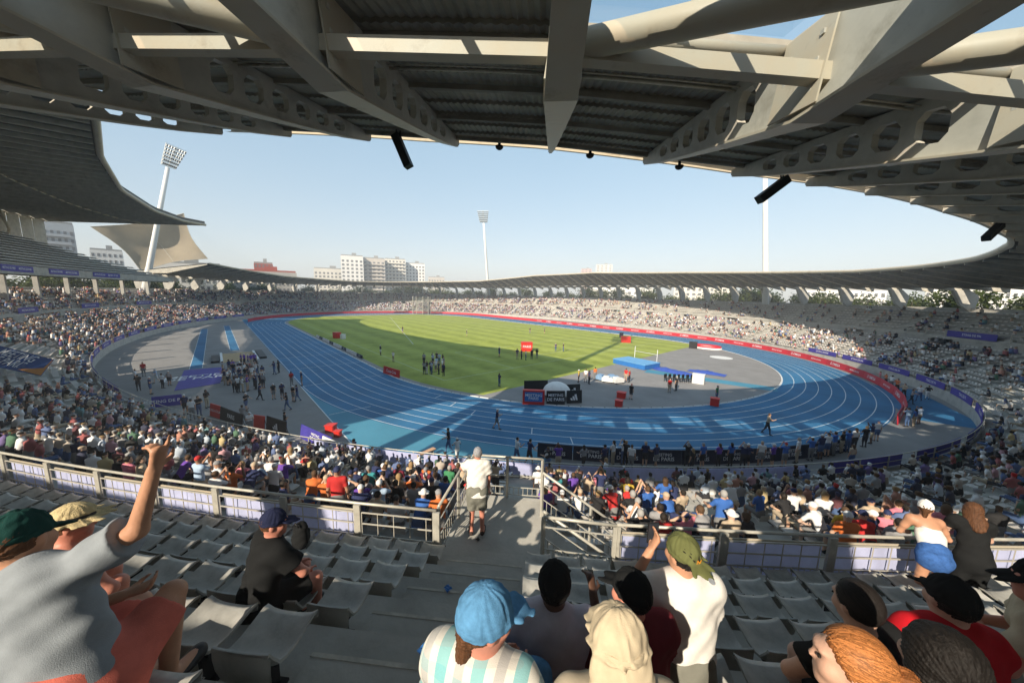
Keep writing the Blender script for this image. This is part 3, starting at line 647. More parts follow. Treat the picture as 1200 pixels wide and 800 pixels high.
b.grid(rows); mem = tag(b.build('tensile_canopy', M_MEMB, None, True), 'beige tensioned fabric canopy behind the leaning floodlight mast', 'canopy')
b = MB()
for k in (0, 7, 14): b.tube([rows[i][k]+np.array((-.08, 0, 0)) for i in range(15)], 0.08, 6)
for k in (0, 14): b.tube([rows[k][j]+np.array((-.08, 0, 0)) for j in range(15)], 0.08, 6)
b.build('edge_cable', M_WEB, mem)

# ------------------------------------------------------------------ floodlight masts
def mast(label, base, top, r0=0.95, r1=0.5, head=True):
    base = np.array(base, float); top = np.array(top, float)-base; root = thing('floodlight_mast', label, 'floodlight', base, 0, 'white floodlight masts at the corners')
    b = MB(); b.tube([top*0, top*0.35, top*0.36, top*0.7, top], [r0, r0*0.86, r0*0.8, r0*0.65, r1], 16); b.build('pole', M_WHITE, root, True)
    c = top; inw = -np.array([base[0], base[1], 0]); inw /= np.linalg.norm(inw); f = inw*0.86+np.array([0, 0, -0.5]); f /= np.linalg.norm(f)
    s = np.cross(f, (0, 0, 1)); s /= np.linalg.norm(s); u = np.cross(s, f)
    fr = MB()
    for k in range(7): fr.bar(c+u*(0.3+k*1.05)-s*(2.0+k*0.16), c+u*(0.3+k*1.05)+s*(2.0+k*0.16), 0.12, 0.12)
    for k in (-1, 0, 1): fr.bar(c+u*0.3+s*k*2.0, c+u*6.6+s*k*2.95, 0.14, 0.14)
    fr.build('lamp_frame', M_WHITE, root)
    for k in range(6):
        for j in range(8):
            p = c+u*(0.85+k*1.05)+s*((j-3.5)/3.5)*(1.85+k*0.16)+f*0.15
            q = MB(); q.box(p, (0.46, 0.62, 0.25), (s, u, f)); q.box(p+f*0.135, (0.40, 0.55, 0.02), (s, u, f), 1); q.build('lamp', [M_WHITE, mat('lamp_glass', (0.10, 0.11, 0.13), 0.15, 0)], root)
mast('leaning white floodlight mast beside the beige canopy', (65, 71, 0), (61.5, 60.5, 46.5))
mast('slim white floodlight mast beyond the far stand by the apartment towers', (72, -71, 0), (66.5, -61.5, 50))
mast('tall white mast standing behind the sunlit stand', (-64, -71, 0), (-60.5, -61, 50))
mast('white mast behind the covered seating whose shadow crosses the track', (-72, 71.5, 0), (-69, 61, 50))

# ------------------------------------------------------------------ city beyond: buildings and trees
def building(label, px0, px1, ytop, dist, col, depth=18, floors=12, bays=10, balc=False, roofcol=None):
    hd = lambda px: (lambda d: d/np.hypot(d[0], d[1]))(ray(px, 340)); a = CAM+hd(px0)*dist; c = CAM+hd(px1)*dist
    dt = ray((px0+px1)/2, ytop); top = CAM[2]+dist*dt[2]/np.hypot(dt[0], dt[1])
    a[2] = c[2] = 0; u = (c-a)/np.linalg.norm(c-a); n = np.cross(u, (0, 0, 1)); 
    if n@(a-CAM) < 0: n = -n
    W = np.linalg.norm(c-a); o0 = (a+c)/2; root = thing('apartment_building', label, 'building', o0)
    M = mat('facade_'+str(col), col, 0.85, 0.07, 0.1); G = mat('dark_window', (0.17, 0.175, 0.18), 0.3, 0.2, 1)
    b = MB(); b.box(n*depth/2+(0, 0, top/2), (W, depth, top), (u, n, (0, 0, 1))); b.build('wall', M, root)
    b = MB(); b.box(n*depth/2+(0, 0, top+0.4), (W*0.97, depth*0.97, 0.8), (u, n, (0, 0, 1))); b.box(n*depth/2+u*W*0.1+(0, 0, top+1.8), (W*0.2, depth*0.4, 2.2), (u, n, (0, 0, 1))); b.build('roof', mat('roofcap'+str(roofcol), roofcol or (0.3, 0.3, 0.29), 0.8, 0.1), root)
    fh = 3.0; nf = int(top/fh); win = MB()
    for k in range(max(0, nf-floors), nf):
        z = (k+0.5)*fh+0.3
        for i in range(bays):
            p = u*(-W/2+W*(i+0.5)/bays); win.box(p-n*0.02+(0, 0, z), (W/bays*0.5, 0.12, 1.5), (u, n, (0, 0, 1)))
        for s in (-1, 1):
            for i in range(4): win.box(u*s*W/2+n*depth*(i+0.5)/4+(0, 0, z), (0.12, depth/4*0.45, 1.5), (u, n, (0, 0, 1)))
    win.build('windows', G, root)['kind'] = 'stuff'
    if balc:
        for k in range(max(0, nf-floors), nf):
            b = MB(); b.box(-n*0.7+(0, 0, k*fh+0.2), (W*0.8, 1.4, 0.18), (u, n, (0, 0, 1))); b.box(-n*1.35+(0, 0, k*fh+0.75), (W*0.8, 0.08, 0.9), (u, n, (0, 0, 1))); b.build('balcony', M, root)
    return root
CREAM = (0.70, 0.66, 0.58); WARM = (0.55, 0.50, 0.44); WH = (0.78, 0.76, 0.72)
building('low cream apartment slab beside the white towers', 369, 406, 315, 330, CREAM, bays=8)
building('broad white apartment tower with blank end wall', 401, 427, 300, 300, WH, bays=5, depth=16)
building('cream tower face of stacked balconies joining the white end wall', 427, 452, 303, 306, WARM, bays=5, balc=True)
building('pale apartment tower with two grey shafts', 452, 476, 304, 320, CREAM, bays=6, balc=True)
building('white apartment tower last of the row', 476, 498, 309, 330, WH, bays=6)
building('distant small block past the white towers', 502, 521, 325, 420, WARM, bays=6)
building('long low building with red brick top storey', 271, 349, 318, 210, (0.45, 0.42, 0.38), bays=16, depth=20, roofcol=(0.35, 0.08, 0.05))
building('red brick penthouse block on the long low building', 300, 322, 309, 216, (0.36, 0.10, 0.07), bays=5)
building('cream tower peeping over the far roof', 697, 716, 310, 620, CREAM, bays=4)
building('small pinkish block peeping over the far roof', 680, 692, 315, 640, (0.6, 0.42, 0.38), bays=3)
building('white hall roof behind the beige canopy', 172, 262, 309, 190, WH, bays=12, depth=25)
building('grey office block behind the high tier of the main stand', 45, 98, 262, 230, (0.42, 0.44, 0.46), bays=7, balc=True)
building('pale block seen between the mast and the tier', 112, 150, 294, 260, WH, bays=6)
building('white flats beyond the covered stand with rows of windows', 938, 1040, 340, 190, WH, bays=14, balc=True)
building('white flats seen through the roof gap at the low bend', 1085, 1215, 338, 170, WH, bays=16)
building('pale flats behind the sunlit stand gap', 690, 765, 337, 240, WH, bays=10)
building('pale offices behind the sunlit stand next to the flats', 790, 860, 337, 250, CREAM, bays=10)
M_LEAF = mat('leaf_green', (0.062, 0.085, 0.018), 0.7, 0.35, 1.5, trans=0.3); M_LEAF2 = mat('dark_leaf_green', (0.035, 0.055, 0.016), 0.7, 0.35, 1.5, trans=0.25); M_BARK = mat('bark', (0.09, 0.07, 0.05), 0.95, 0.3, 6, 0.4, 20)
def crown_mesh(seed, m, n=1500):
    r = np.random.default_rng(seed); cl = r.normal(size=(26, 3)); cl /= np.linalg.norm(cl, axis=1)[:, None]; cl *= r.uniform(1.0, 3.1, (26, 1)); cl[:, 2] *= 0.85
    V = []; F = []
    for i in range(n):
        c = cl[r.integers(26)]; p = c+r.normal(size=3)*0.62; q = r.normal(size=3); q /= np.linalg.norm(q); u = np.cross(q, r.normal(size=3)); u /= np.linalg.norm(u); v = np.cross(q, u); s = r.uniform(0.16, 0.34); k = len(V)
        V += [tuple(p-u*s), tuple(p+v*s*0.6), tuple(p+u*s), tuple(p-v*s*0.6)]; F.append((k, k+1, k+2, k+3))
    me = bpy.data.meshes.new('crown'); me.from_pydata(V, [], F); me.materials.append(m); return me
CROWNS = [crown_mesh(1, M_LEAF), crown_mesh(2, M_LEAF2), crown_mesh(3, M_LEAF)]
tb = MB(); tb.tube([(0, 0, -9), (0.1, 0, -5), (0, 0.1, -1.5), (0.2, 0, 1)], [0.32, 0.26, 0.2, 0.08], 8)
for a in range(5): tb.tube([(0, 0.05, -2.5+a*0.5), (math.cos(a*2.3)*1.2, math.sin(a*2.3)*1.2, -0.8+a*0.4), (math.cos(a*2.3)*2.2, math.sin(a*2.3)*2.2, 0.6+a*0.3)], [0.12, 0.08, 0.03], 6)
TRUNK = tb.mesh('trunk', M_BARK, True)
tt = []
for t in arc_thetas(2.95, 7.45, 6.8, 32): tt.append((t, random.uniform(29, 38)))
for t in arc_thetas(0.7, 1.9, 8.0, 34): tt.append((t, random.uniform(28, 34)))
TL = ['leafy green tree behind the', 'dark leafy tree behind the', 'broad green tree behind the']
for i, (t, d) in enumerate(tt):
    v = random.randrange(3); s = random.uniform(0.95, 1.35); p = ell(t, d, 9*s)
    w_ = 'sunlit stand' if 3.4 < t < 5.2 else 'far end stand' if 5.2 <= t < 6.9 else 'low bend of the roof' if t < 3.4 and t > 2.9 else 'shaded home stand'
    o = thing('tree', f'{TL[v]} {w_}', 'tree', p, random.uniform(0, 6.28), 'trees round the stadium'); o.scale = (s*1.15, s*1.15, s)
    link('trunk', TRUNK, o); link('crown', CROWNS[v], o)

# ------------------------------------------------------------------ figures: distance-field bodies meshed with surface nets
V3 = lambda *a: np.array(a, float)
def unit(v): v = np.asarray(v, float); return v/max(np.linalg.norm(v), 1e-9)
def cone(a, b, ra, rb, lab, k=0.03, flat=0, w=None, q=1.0): return dict(t='c', a=np.asarray(a, float), b=np.asarray(b, float), ra=ra, rb=rb, lab=lab, k=k, flat=flat, w=w, q=q)
def elli(c, r, lab, k=0.03, ax=None, cut=None): return dict(t='e', c=np.asarray(c, float), r=np.asarray(r, float), lab=lab, k=k, ax=np.eye(3) if ax is None else np.asarray(ax, float), cut=cut)
def field(prims, h, pad=0.05, fold=None):
    lo = np.min([np.minimum(p['a'], p['b'])-max(p['ra'], p['rb']) if p['t'] == 'c' else p['c']-max(p['r']) for p in prims], axis=0)-pad
    hi = np.max([np.maximum(p['a'], p['b'])+max(p['ra'], p['rb']) if p['t'] == 'c' else p['c']+max(p['r']) for p in prims], axis=0)+pad
    n = np.ceil((hi-lo)/h).astype(int)+1; ax = [(lo[i]+h*np.arange(n[i])).astype(np.float32) for i in range(3)]
    D = np.full(n, 1.0, np.float32); Bd = np.full(n, 9.0, np.float32); Lb = np.zeros(n, np.int8)
    for p in prims:
        if p['t'] == 'c': r = max(p['ra'], p['rb']); l2, h2 = np.minimum(p['a'], p['b'])-r, np.maximum(p['a'], p['b'])+r
        else: r = max(p['r']); l2, h2 = p['c']-r, p['c']+r
        m = p['k']+2.5*h; i0 = np.maximum(((l2-m-lo)/h).astype(int), 0); i1 = np.minimum(((h2+m-lo)/h).astype(int)+2, n); sl_ = tuple(slice(i0[i], i1[i]) for i in range(3))
        X = ax[0][sl_[0]][:, None, None]; Y = ax[1][sl_[1]][None, :, None]; Z = ax[2][sl_[2]][None, None, :]
        if p['t'] == 'c':
            a, ba = p['a'], p['b']-p['a']; L = np.linalg.norm(ba); u = ba/max(L, 1e-9); px, py, pz = X-a[0], Y-a[1], Z-a[2]
            s = px*u[0]+py*u[1]+pz*u[2]; tt = np.clip(s/max(L, 1e-9), 0, 1); ox, oy, oz = px-tt*ba[0], py-tt*ba[1], pz-tt*ba[2]
            if p['w'] is not None:
                nn = unit(np.cross(ba, p['w'])); on = ox*nn[0]+oy*nn[1]+oz*nn[2]; g2 = on*(1/p['q']-1); d = np.sqrt((ox+g2*nn[0])**2+(oy+g2*nn[1])**2+(oz+g2*nn[2])**2)-(p['ra']+(p['rb']-p['ra'])*tt)
                d = d*(0.5+0.5*p['q'])
            else: d = np.sqrt(ox*ox+oy*oy+oz*oz)-(p['ra']+(p['rb']-p['ra'])*tt)
            if p['flat'] & 1: d = np.maximum(d, s-L)
            if p['flat'] & 2: d = np.maximum(d, -s)
        else:
            A = p['ax']; px, py, pz = X-p['c'][0], Y-p['c'][1], Z-p['c'][2]
            q0 = (px*A[0][0]+py*A[0][1]+pz*A[0][2])/p['r'][0]; q1 = (px*A[1][0]+py*A[1][1]+pz*A[1][2])/p['r'][1]; q2 = (px*A[2][0]+py*A[2][1]+pz*A[2][2])/p['r'][2]
            rr = np.sqrt(q0*q0+q1*q1+q2*q2); d = (rr-1)*min(p['r'])*(1 if rr is None else 1)
            if p['cut'] is not None:
                for cn, cd in p['cut']: d = np.maximum(d, px*cn[0]+py*cn[1]+pz*cn[2]-cd)
        d = d.astype(np.float32); old = D[sl_]
        if p['k'] > 0:
            hh = np.maximum(p['k']-np.abs(old-d), 0)/p['k']; D[sl_] = np.minimum(old, d)-hh*hh*p['k']*0.25
        else: D[sl_] = np.minimum(old, d)
        bb = Bd[sl_]; mk = d < bb; bb[mk] = d[mk]; Lb[sl_][mk] = p['lab']
    if callable(fold): D += fold(ax[0][:, None, None], ax[1][None, :, None], ax[2][None, None, :]).astype(np.float32)
    elif fold is not None:
        amp, fr, ph = fold; X = ax[0][:, None, None]; Y = ax[1][None, :, None]; Z = ax[2][None, None, :]
        D += (amp*(np.sin(fr*(0.55*X+0.25*Y+Z)+2.2*np.sin(7*X+ph)+ph)+0.7*np.sin(fr*1.7*(0.8*X-0.4*Y-0.6*Z)+1.5*np.sin(9*Z+ph))+0.5*np.sin(fr*0.6*(Y+0.5*X)+ph*2))).astype(np.float32)
    return D, Lb, lo
def snets(D, Lb, lo, h):
    n = np.array(D.shape); S = D < 0; c = np.zeros(n-1, np.int8)
    for i in (0, 1):
        for j in (0, 1):
            for k in (0, 1): c += S[i:n[0]-1+i, j:n[1]-1+j, k:n[2]-1+k]
    I = np.argwhere((c > 0) & (c < 8)); acc = np.zeros((len(I), 3)); cnt = np.zeros(len(I))
    E = [((0, 0, 0), (1, 0, 0)), ((0, 1, 0), (1, 1, 0)), ((0, 0, 1), (1, 0, 1)), ((0, 1, 1), (1, 1, 1)), ((0, 0, 0), (0, 1, 0)), ((1, 0, 0), (1, 1, 0)), ((0, 0, 1), (0, 1, 1)), ((1, 0, 1), (1, 1, 1)), ((0, 0, 0), (0, 0, 1)), ((1, 0, 0), (1, 0, 1)), ((0, 1, 0), (0, 1, 1)), ((1, 1, 0), (1, 1, 1))]
    for a, b in E:
        A = I+a; B = I+b; da = D[A[:, 0], A[:, 1], A[:, 2]]; db = D[B[:, 0], B[:, 1], B[:, 2]]; m = (da < 0) != (db < 0)
        t = np.where(m, da/np.where(m, da-db, 1), 0)[:, None]; acc += np.where(m[:, None], np.array(a)+t*(np.array(b)-np.array(a)), 0); cnt += m
    P = lo+h*(I+acc/cnt[:, None]); idx = np.full(n-1, -1, np.int64); idx[I[:, 0], I[:, 1], I[:, 2]] = np.arange(len(I)); F = []
    for ax in range(3):
        o = [1, 1, 1]; o[ax] = 0; sl0 = [slice(1, n[i]-1) for i in range(3)]; sl0[ax] = slice(0, n[ax]-1); sl1 = list(sl0); sl1[ax] = slice(1, n[ax])
        a = S[tuple(sl0)]; b = S[tuple(sl1)]; J = np.argwhere(a != b)+np.array(o); fl = a[a != b]
        y, z = (ax+1) % 3, (ax+2) % 3; ey = np.eye(3, dtype=int)[y]; ez = np.eye(3, dtype=int)[z]
        g = lambda q: idx[q[:, 0], q[:, 1], q[:, 2]]
        Q = np.stack([g(J-ey-ez), g(J-ez), g(J), g(J-ey)], 1); Q[~fl] = Q[~fl][:, ::-1]; F.append(Q)
    F = np.concatenate(F); L = Lb[I[:, 0], I[:, 1], I[:, 2]]
    return P, F, L[F[:, 0]]
def sdf_mesh(name, prims, mats, h, fold=None, labmap=None):
    D, Lb, lo = field(prims, h, fold=fold); P, F, L = snets(D, Lb, lo, h); ok = (F >= 0).all(1); F, L = F[ok], L[ok]
    me = bpy.data.meshes.new(name); me.vertices.add(len(P)); me.vertices.foreach_set('co', P.astype(np.float32).ravel()); me.loops.add(F.size); me.loops.foreach_set('vertex_index', F.astype(np.int32).ravel())
    me.polygons.add(len(F)); me.polygons.foreach_set('loop_start', np.arange(0, F.size, 4, dtype=np.int32)); 
    for m in mats: me.materials.append(m)
    if len(mats) > 1: me.polygons.foreach_set('material_index', L.astype(np.int32))
    me.polygons.foreach_set('use_smooth', np.ones(len(F), bool)); me.update(calc_edges=True); me.validate(); return me

def pose(**k):
    seated = k.pop('seated', True); lean = k.pop('lean', 0.12); yaw = k.pop('yaw', 0.0); tilt = k.pop('tilt', 0.0); sc = k.pop('sc', 1.0); knee = k.pop('knee', 0.13); twist = k.pop('twist', 0.0); side = k.pop('side', 0.0)
    J = {}
    if seated:
        pz = 0.52; J['pel'] = V3(0, -0.02, pz); J['che'] = J['pel']+V3(0, math.sin(lean)*0.40, math.cos(lean)*0.40); J['nek'] = J['pel']+V3(0, math.sin(lean*1.1)*0.57+0.01, math.cos(lean*1.1)*0.57)
        for s, n in ((-1, 'l'), (1, 'r')):
            J['hip'+n] = J['pel']+V3(s*0.09, 0.03, -0.01); J['kne'+n] = V3(s*knee, 0.42, 0.53); J['ank'+n] = V3(s*(knee+.01), 0.40, 0.09); J['toe'+n] = V3(s*(knee+.03), 0.56, 0.03)
    else:
        pz = 0.93; J['pel'] = V3(0, 0, pz); J['che'] = J['pel']+V3(0, math.sin(lean)*0.40, math.cos(lean)*0.40); J['nek'] = J['pel']+V3(0, math.sin(lean*1.05)*0.57, math.cos(lean*1.05)*0.57); st = k.pop('stride', 0.0)
        for s, n in ((-1, 'l'), (1, 'r')):
            J['hip'+n] = J['pel']+V3(s*0.09, 0, -0.03); J['kne'+n] = V3(s*0.10, 0.03+s*st*0.5, 0.50); J['ank'+n] = V3(s*0.11, -0.02+s*st-(0.06 if s*st < 0 else 0), 0.09+(0.05 if s*st < -0.05 else 0)); J['toe'+n] = J['ank'+n]+V3(s*0.03, 0.16, -0.06)
    J['che'] = J['che']+V3(side*0.6, 0, -abs(side)*0.1); J['nek'] = J['nek']+V3(side, 0, -abs(side)*0.25)
    J['fwd'] = V3(math.sin(-yaw), math.cos(yaw), 0)
    hd = unit(J['nek']-J['che']); J['up'] = unit(V3(0, 0, 1)*0.75+hd*0.25+J['fwd']*tilt); J['hea'] = J['nek']+J['up']*0.155+J['fwd']*0.02
    rt = unit(V3(math.cos(twist), math.sin(twist), -side*1.2)); J['rt'] = rt
    sz = J['nek']-V3(0, 0.005, 0.055)
    arms = k.pop('arms', 'lap')
    for s, n in ((-1, 'l'), (1, 'r')):
        J['sho'+n] = sz+rt*s*0.175
        if arms == 'lap': J['elb'+n] = J['sho'+n]+V3(s*0.06, 0.06, -0.27); J['wri'+n] = V3(s*0.08, 0.30, 0.70) if seated else J['elb'+n]+V3(-s*0.03, 0.12, -0.20)
        elif arms == 'down': J['elb'+n] = J['sho'+n]+V3(s*0.055, -0.02, -0.285); J['wri'+n] = J['elb'+n]+V3(s*0.0, 0.06, -0.25)
        elif arms == 'phone': J['elb'+n] = J['sho'+n]+V3(s*0.09, 0.18, -0.13); J['wri'+n] = J['hea']+V3(s*0.06, 0.27, -0.03)
        elif arms == 'head': J['elb'+n] = J['sho'+n]+V3(s*0.20, 0.08, 0.12); J['wri'+n] = J['hea']+V3(s*0.10, -0.02, 0.06)
        elif arms == 'knees': J['elb'+n] = J['sho'+n]+V3(s*0.10, 0.14, -0.23); J['wri'+n] = J['kne'+n]+V3(-s*0.04, -0.06, 0.10)
        elif arms == 'cross': J['elb'+n] = J['sho'+n]+V3(s*0.08, 0.07, -0.26); J['wri'+n] = J['elb'+n]+V3(-s*0.22, 0.12, 0.05)
        elif arms == 'chat': J['elb'+n] = J['sho'+n]+V3(s*0.12, 0.10, -0.22); J['wri'+n] = J['elb'+n]+V3(-s*0.02, 0.2, 0.12 if s > 0 else -0.05)
    for a, v in k.items(): J[a] = np.asarray(v, float)
    J['seated'] = seated; return J
def head_prims(J, lab=0, detail=False):
    f, u = J['fwd'], J['up']; f = unit(f-u*(f@u)); r = np.cross(f, u); A = (r, f, u); h = J['hea']
    P = [elli(h+u*0.015-f*0.012, (0.075, 0.092, 0.100), lab, 0.03, A), elli(h-u*0.055+f*0.032, (0.055, 0.058, 0.060), lab, 0.04, A), cone(J['nek']-V3(0, 0, 0.05), h-u*0.06-f*0.02, 0.06, 0.052, lab, 0.04)]
    if detail:
        P += [cone(h+f*0.083+u*0.015, h+f*0.101-u*0.022, 0.008, 0.011, lab, 0.012), elli(h+f*0.078+u*0.028, (0.05, 0.02, 0.012), lab, 0.02, A), elli(h+f*0.078-u*0.058, (0.022, 0.016, 0.012), lab, 0.012, A), elli(h+f*0.068-u*0.095, (0.025, 0.02, 0.02), lab, 0.03, A)]
        for s in (-1, 1): P.append(elli(h+r*s*0.075-u*0.012-f*0.01, (0.014, 0.022, 0.032), lab, 0.01, A)); P.append(elli(h+r*s*0.04+f*0.06-u*0.03, (0.024, 0.024, 0.024), lab, 0.03, A))
    return P, (r, f, u), h
def hand_prims(w, e, lab, palm_n=None, curl=0.5, h=0.0, point=False):
    x = unit(w-e); n = unit(np.cross(x, (0.3, 0.9, 0.2))) if palm_n is None else unit(palm_n-x*(np.dot(palm_n, x))); s = np.cross(n, x)
    c = w+x*0.055; P = [cone(w, w+x*0.09, 0.026, 0.036, lab, 0.02, w=s, q=0.5)]
    for i, (o, L) in enumerate(((-0.027, 0.062), (-0.009, 0.075), (0.009, 0.08), (0.027, 0.072))):
        a = w+x*0.092+s*o; cu = curl if not (point and i == 3) else 0.0; d1 = unit(x*math.cos(cu)+n*math.sin(cu)); d2 = unit(x*math.cos(2.1*cu)+n*math.sin(2.1*cu)); b = a+d1*L*0.55
        P += [cone(a, b, 0.0095, 0.0088, lab, 0.006), cone(b, b+d2*L*0.5, 0.0088, 0.0075, lab, 0.005)]
    a = w+x*0.03+s*0.03; b = a+unit(s*0.8+x*0.7)*0.045; P += [cone(a, b, 0.013, 0.011, lab, 0.012), cone(b, b+unit(s*0.25+x+n*0.4)*0.035, 0.010, 0.008, lab, 0.006)]
    return P
def body_prims(J, lab, detail=False, fat=1.0, sleeve=0.55, shorts=0.8, hand_kw={}):
    L = lab; rt = J['rt']; P = []
    P += [cone(J['pel'], J['pel']*0.45+J['che']*0.55, 0.165*fat, 0.145*fat, L['shirt'], 0.05, w=rt, q=0.68), cone(J['pel']*0.45+J['che']*0.55, J['che']+(J['nek']-J['che'])*0.2, 0.15*fat, 0.168*fat, L['shirt'], 0.05, w=rt, q=0.64), cone(J['shol']+rt*0.02, J['shor']-rt*0.02, 0.072, 0.072, L['shirt'], 0.06)]
    P += [cone(J['pel']-V3(0, 0, 0.03), J['pel']+V3(0, 0, 0.03), 0.17*fat, 0.165*fat, L['pants'], 0.04, w=rt, q=0.72)]
    for n in 'lr':
        s, e, w = J['sho'+n], J['elb'+n], J['wri'+n]; m = s+(e-s)*sleeve
        P += [cone(s, m, 0.062, 0.054, L['shirt'], 0.04), cone(m, e, 0.046, 0.040, L['skin'] if sleeve < 1 else L['shirt'], 0.02), cone(e, w, 0.040, 0.027, L['skin'] if sleeve < 1.5 else L['shirt'], 0.02)]
        if detail: P += hand_prims(w, e, L['skin'], **hand_kw.get(n, {}))
        else: P.append(cone(w, w+unit(w-e)*0.11, 0.032, 0.030, L['skin'], 0.02))
        h, k, a, t = J['hip'+n], J['kne'+n], J['ank'+n], J['toe'+n]; m = h+(k-h)*min(shorts, 1)
        P += [cone(h, m, 0.092*fat, 0.07*fat, L['pants'], 0.04), cone(m, k, 0.066, 0.058, L['skin'] if shorts < 1 else L['pants'], 0.02), cone(k, a, 0.058, 0.038, L['skin'] if shorts < 1.5 else L['pants'], 0.02), cone(a-V3(0, 0.02, 0.03), t, 0.045, 0.036, L['shoe'], 0.02)]
    return P
# ---- crowd figures: one continuous mesh each, several poses and head coverings
M_SKINP = propmat('crowd_skin', 'skin_colour', 0.6, 0.05); M_SHIRTP = propmat('crowd_shirt', 'shirt_colour'); M_PANTSP = propmat('crowd_trousers', 'trouser_colour'); M_HEADP = propmat('crowd_hair_or_hat', 'head_colour', 0.7, 0.3, 60)
CM = [M_SKINP, M_SHIRTP, M_PANTSP, M_HEADP, M_BLACK]; LABS = dict(skin=0, shirt=1, pants=2, shoe=4); HEADL = 3
def hair_prims(r, f, u, h, kind, lab):
    A = (r, f, u)
    if kind == 'short': return [elli(h+u*0.022-f*0.02, (0.084, 0.097, 0.103), lab, 0.0, A, cut=[(f*0.8-u*0.6, 0.035), (-u, 0.07)])]
    if kind == 'long': return [elli(h+u*0.022-f*0.02, (0.088, 0.10, 0.106), lab, 0.0, A, cut=[(f*0.8-u*0.6, 0.035)]), cone(h-f*0.055, h-f*0.085-V3(0, 0, 0.24), 0.085, 0.07, lab, 0.05, w=r, q=0.6)]
    if kind == 'cap': return [elli(h+u*0.035-f*0.012, (0.086, 0.102, 0.098), lab, 0.0, A, cut=[(-u, 0.02)]), elli(h+u*0.03+f*0.12, (0.068, 0.075, 0.012), lab, 0.01, (r, unit(f-u*0.25), unit(u+f*0.25)))]
    if kind == 'hat': return [elli(h+u*0.045-f*0.005, (0.088, 0.10, 0.105), lab, 0.0, A, cut=[(-u, 0.02)]), elli(h+u*0.035, (0.16, 0.17, 0.014), lab, 0.02, A)]
    return []
CROWD = {}
def crowd_mesh(pname, J, head, h=0.021, fat=1.0, sleeve=0.55, shorts=0.8, mats=None):
    P = body_prims(J, LABS, False, fat, sleeve, shorts); hp, A, hc = head_prims(J, 0); P += hp; P += hair_prims(*A, hc, head, HEADL); return sdf_mesh('person', P, mats or CM, h)
SEATP = {'lap': dict(arms='lap', lean=0.15), 'fwd': dict(arms='knees', lean=0.5, yaw=0.3), 'phone': dict(arms='phone', lean=0.05), 'turn': dict(arms='cross', lean=0.05, yaw=-0.9, twist=-0.3), 'back': dict(arms='lap', lean=-0.12, yaw=0.4), 'head': dict(arms='head', lean=0.1)}
STANDP = {'down': dict(arms='down', lean=0.02, seated=False), 'walk': dict(arms='chat', lean=0.06, seated=False, stride=0.22), 'phone': dict(arms='phone', lean=0.04, seated=False), 'cross': dict(arms='cross', lean=0.0, seated=False, yaw=0.6)}
for pn, pk in SEATP.items():
    for hd in (('short', 'long', 'cap', 'hat') if pn in ('lap', 'fwd', 'turn') else ('short', 'cap')): CROWD['sit', pn, hd] = crowd_mesh(pn, pose(**pk), hd, shorts=0.85 if hd != 'long' else 1.6)
for pn, pk in STANDP.items():
    for hd in ('short', 'cap', 'long'): CROWD['stand', pn, hd] = crowd_mesh(pn, pose(**pk), hd, shorts=0.8 if hd == 'cap' else 1.6)
CLO = {'white': (0.72, 0.72, 0.72), 'black': (0.02, 0.02, 0.022), 'navy': (0.025, 0.035, 0.10), 'red': (0.50, 0.03, 0.03), 'grey': (0.28, 0.28, 0.29), 'blue': (0.04, 0.13, 0.42), 'orange': (0.62, 0.16, 0.04), 'pink': (0.62, 0.20, 0.26), 'beige': (0.48, 0.38, 0.27), 'green': (0.05, 0.22, 0.10), 'teal': (0.05, 0.30, 0.33), 'yellow': (0.62, 0.42, 0.05), 'burgundy': (0.18, 0.02, 0.04), 'purple': (0.14, 0.06, 0.36), 'pale blue': (0.38, 0.50, 0.66)}
CLW = np.array([20, 14, 12, 7, 9, 8, 4, 4, 6, 3, 2, 3, 3, 3, 4], float); CLW /= CLW.sum(); CLN = list(CLO)
HAIR = {'dark': (0.02, 0.014, 0.010), 'brown': (0.09, 0.05, 0.025), 'fair': (0.32, 0.21, 0.10), 'grey': (0.35, 0.34, 0.33)}
SKN = [(0.52, 0.31, 0.21), (0.58, 0.37, 0.26), (0.40, 0.22, 0.14), (0.16, 0.085, 0.055), (0.62, 0.42, 0.32)]
TRO = {'dark': (0.03, 0.03, 0.035), 'denim': (0.07, 0.12, 0.24), 'beige': (0.40, 0.33, 0.24), 'grey': (0.2, 0.2, 0.2), 'white': (0.65, 0.65, 0.63)}
def draw_person():
    sh = CLN[rng.choice(len(CLN), p=CLW)]; tr = list(TRO)[rng.choice(5, p=[.4, .25, .15, .15, .05])]; hd = ['short', 'long', 'cap', 'hat'][rng.choice(4, p=[.42, .26, .22, .10])]
    hcn = list(HAIR)[rng.choice(4, p=[.45, .3, .15, .1])] if hd in ('short', 'long') else ['white', 'black', 'navy', 'red', 'beige', 'grey'][rng.choice(6, p=[.32, .2, .16, .08, .14, .1])]
    return sh, tr, hd, hcn
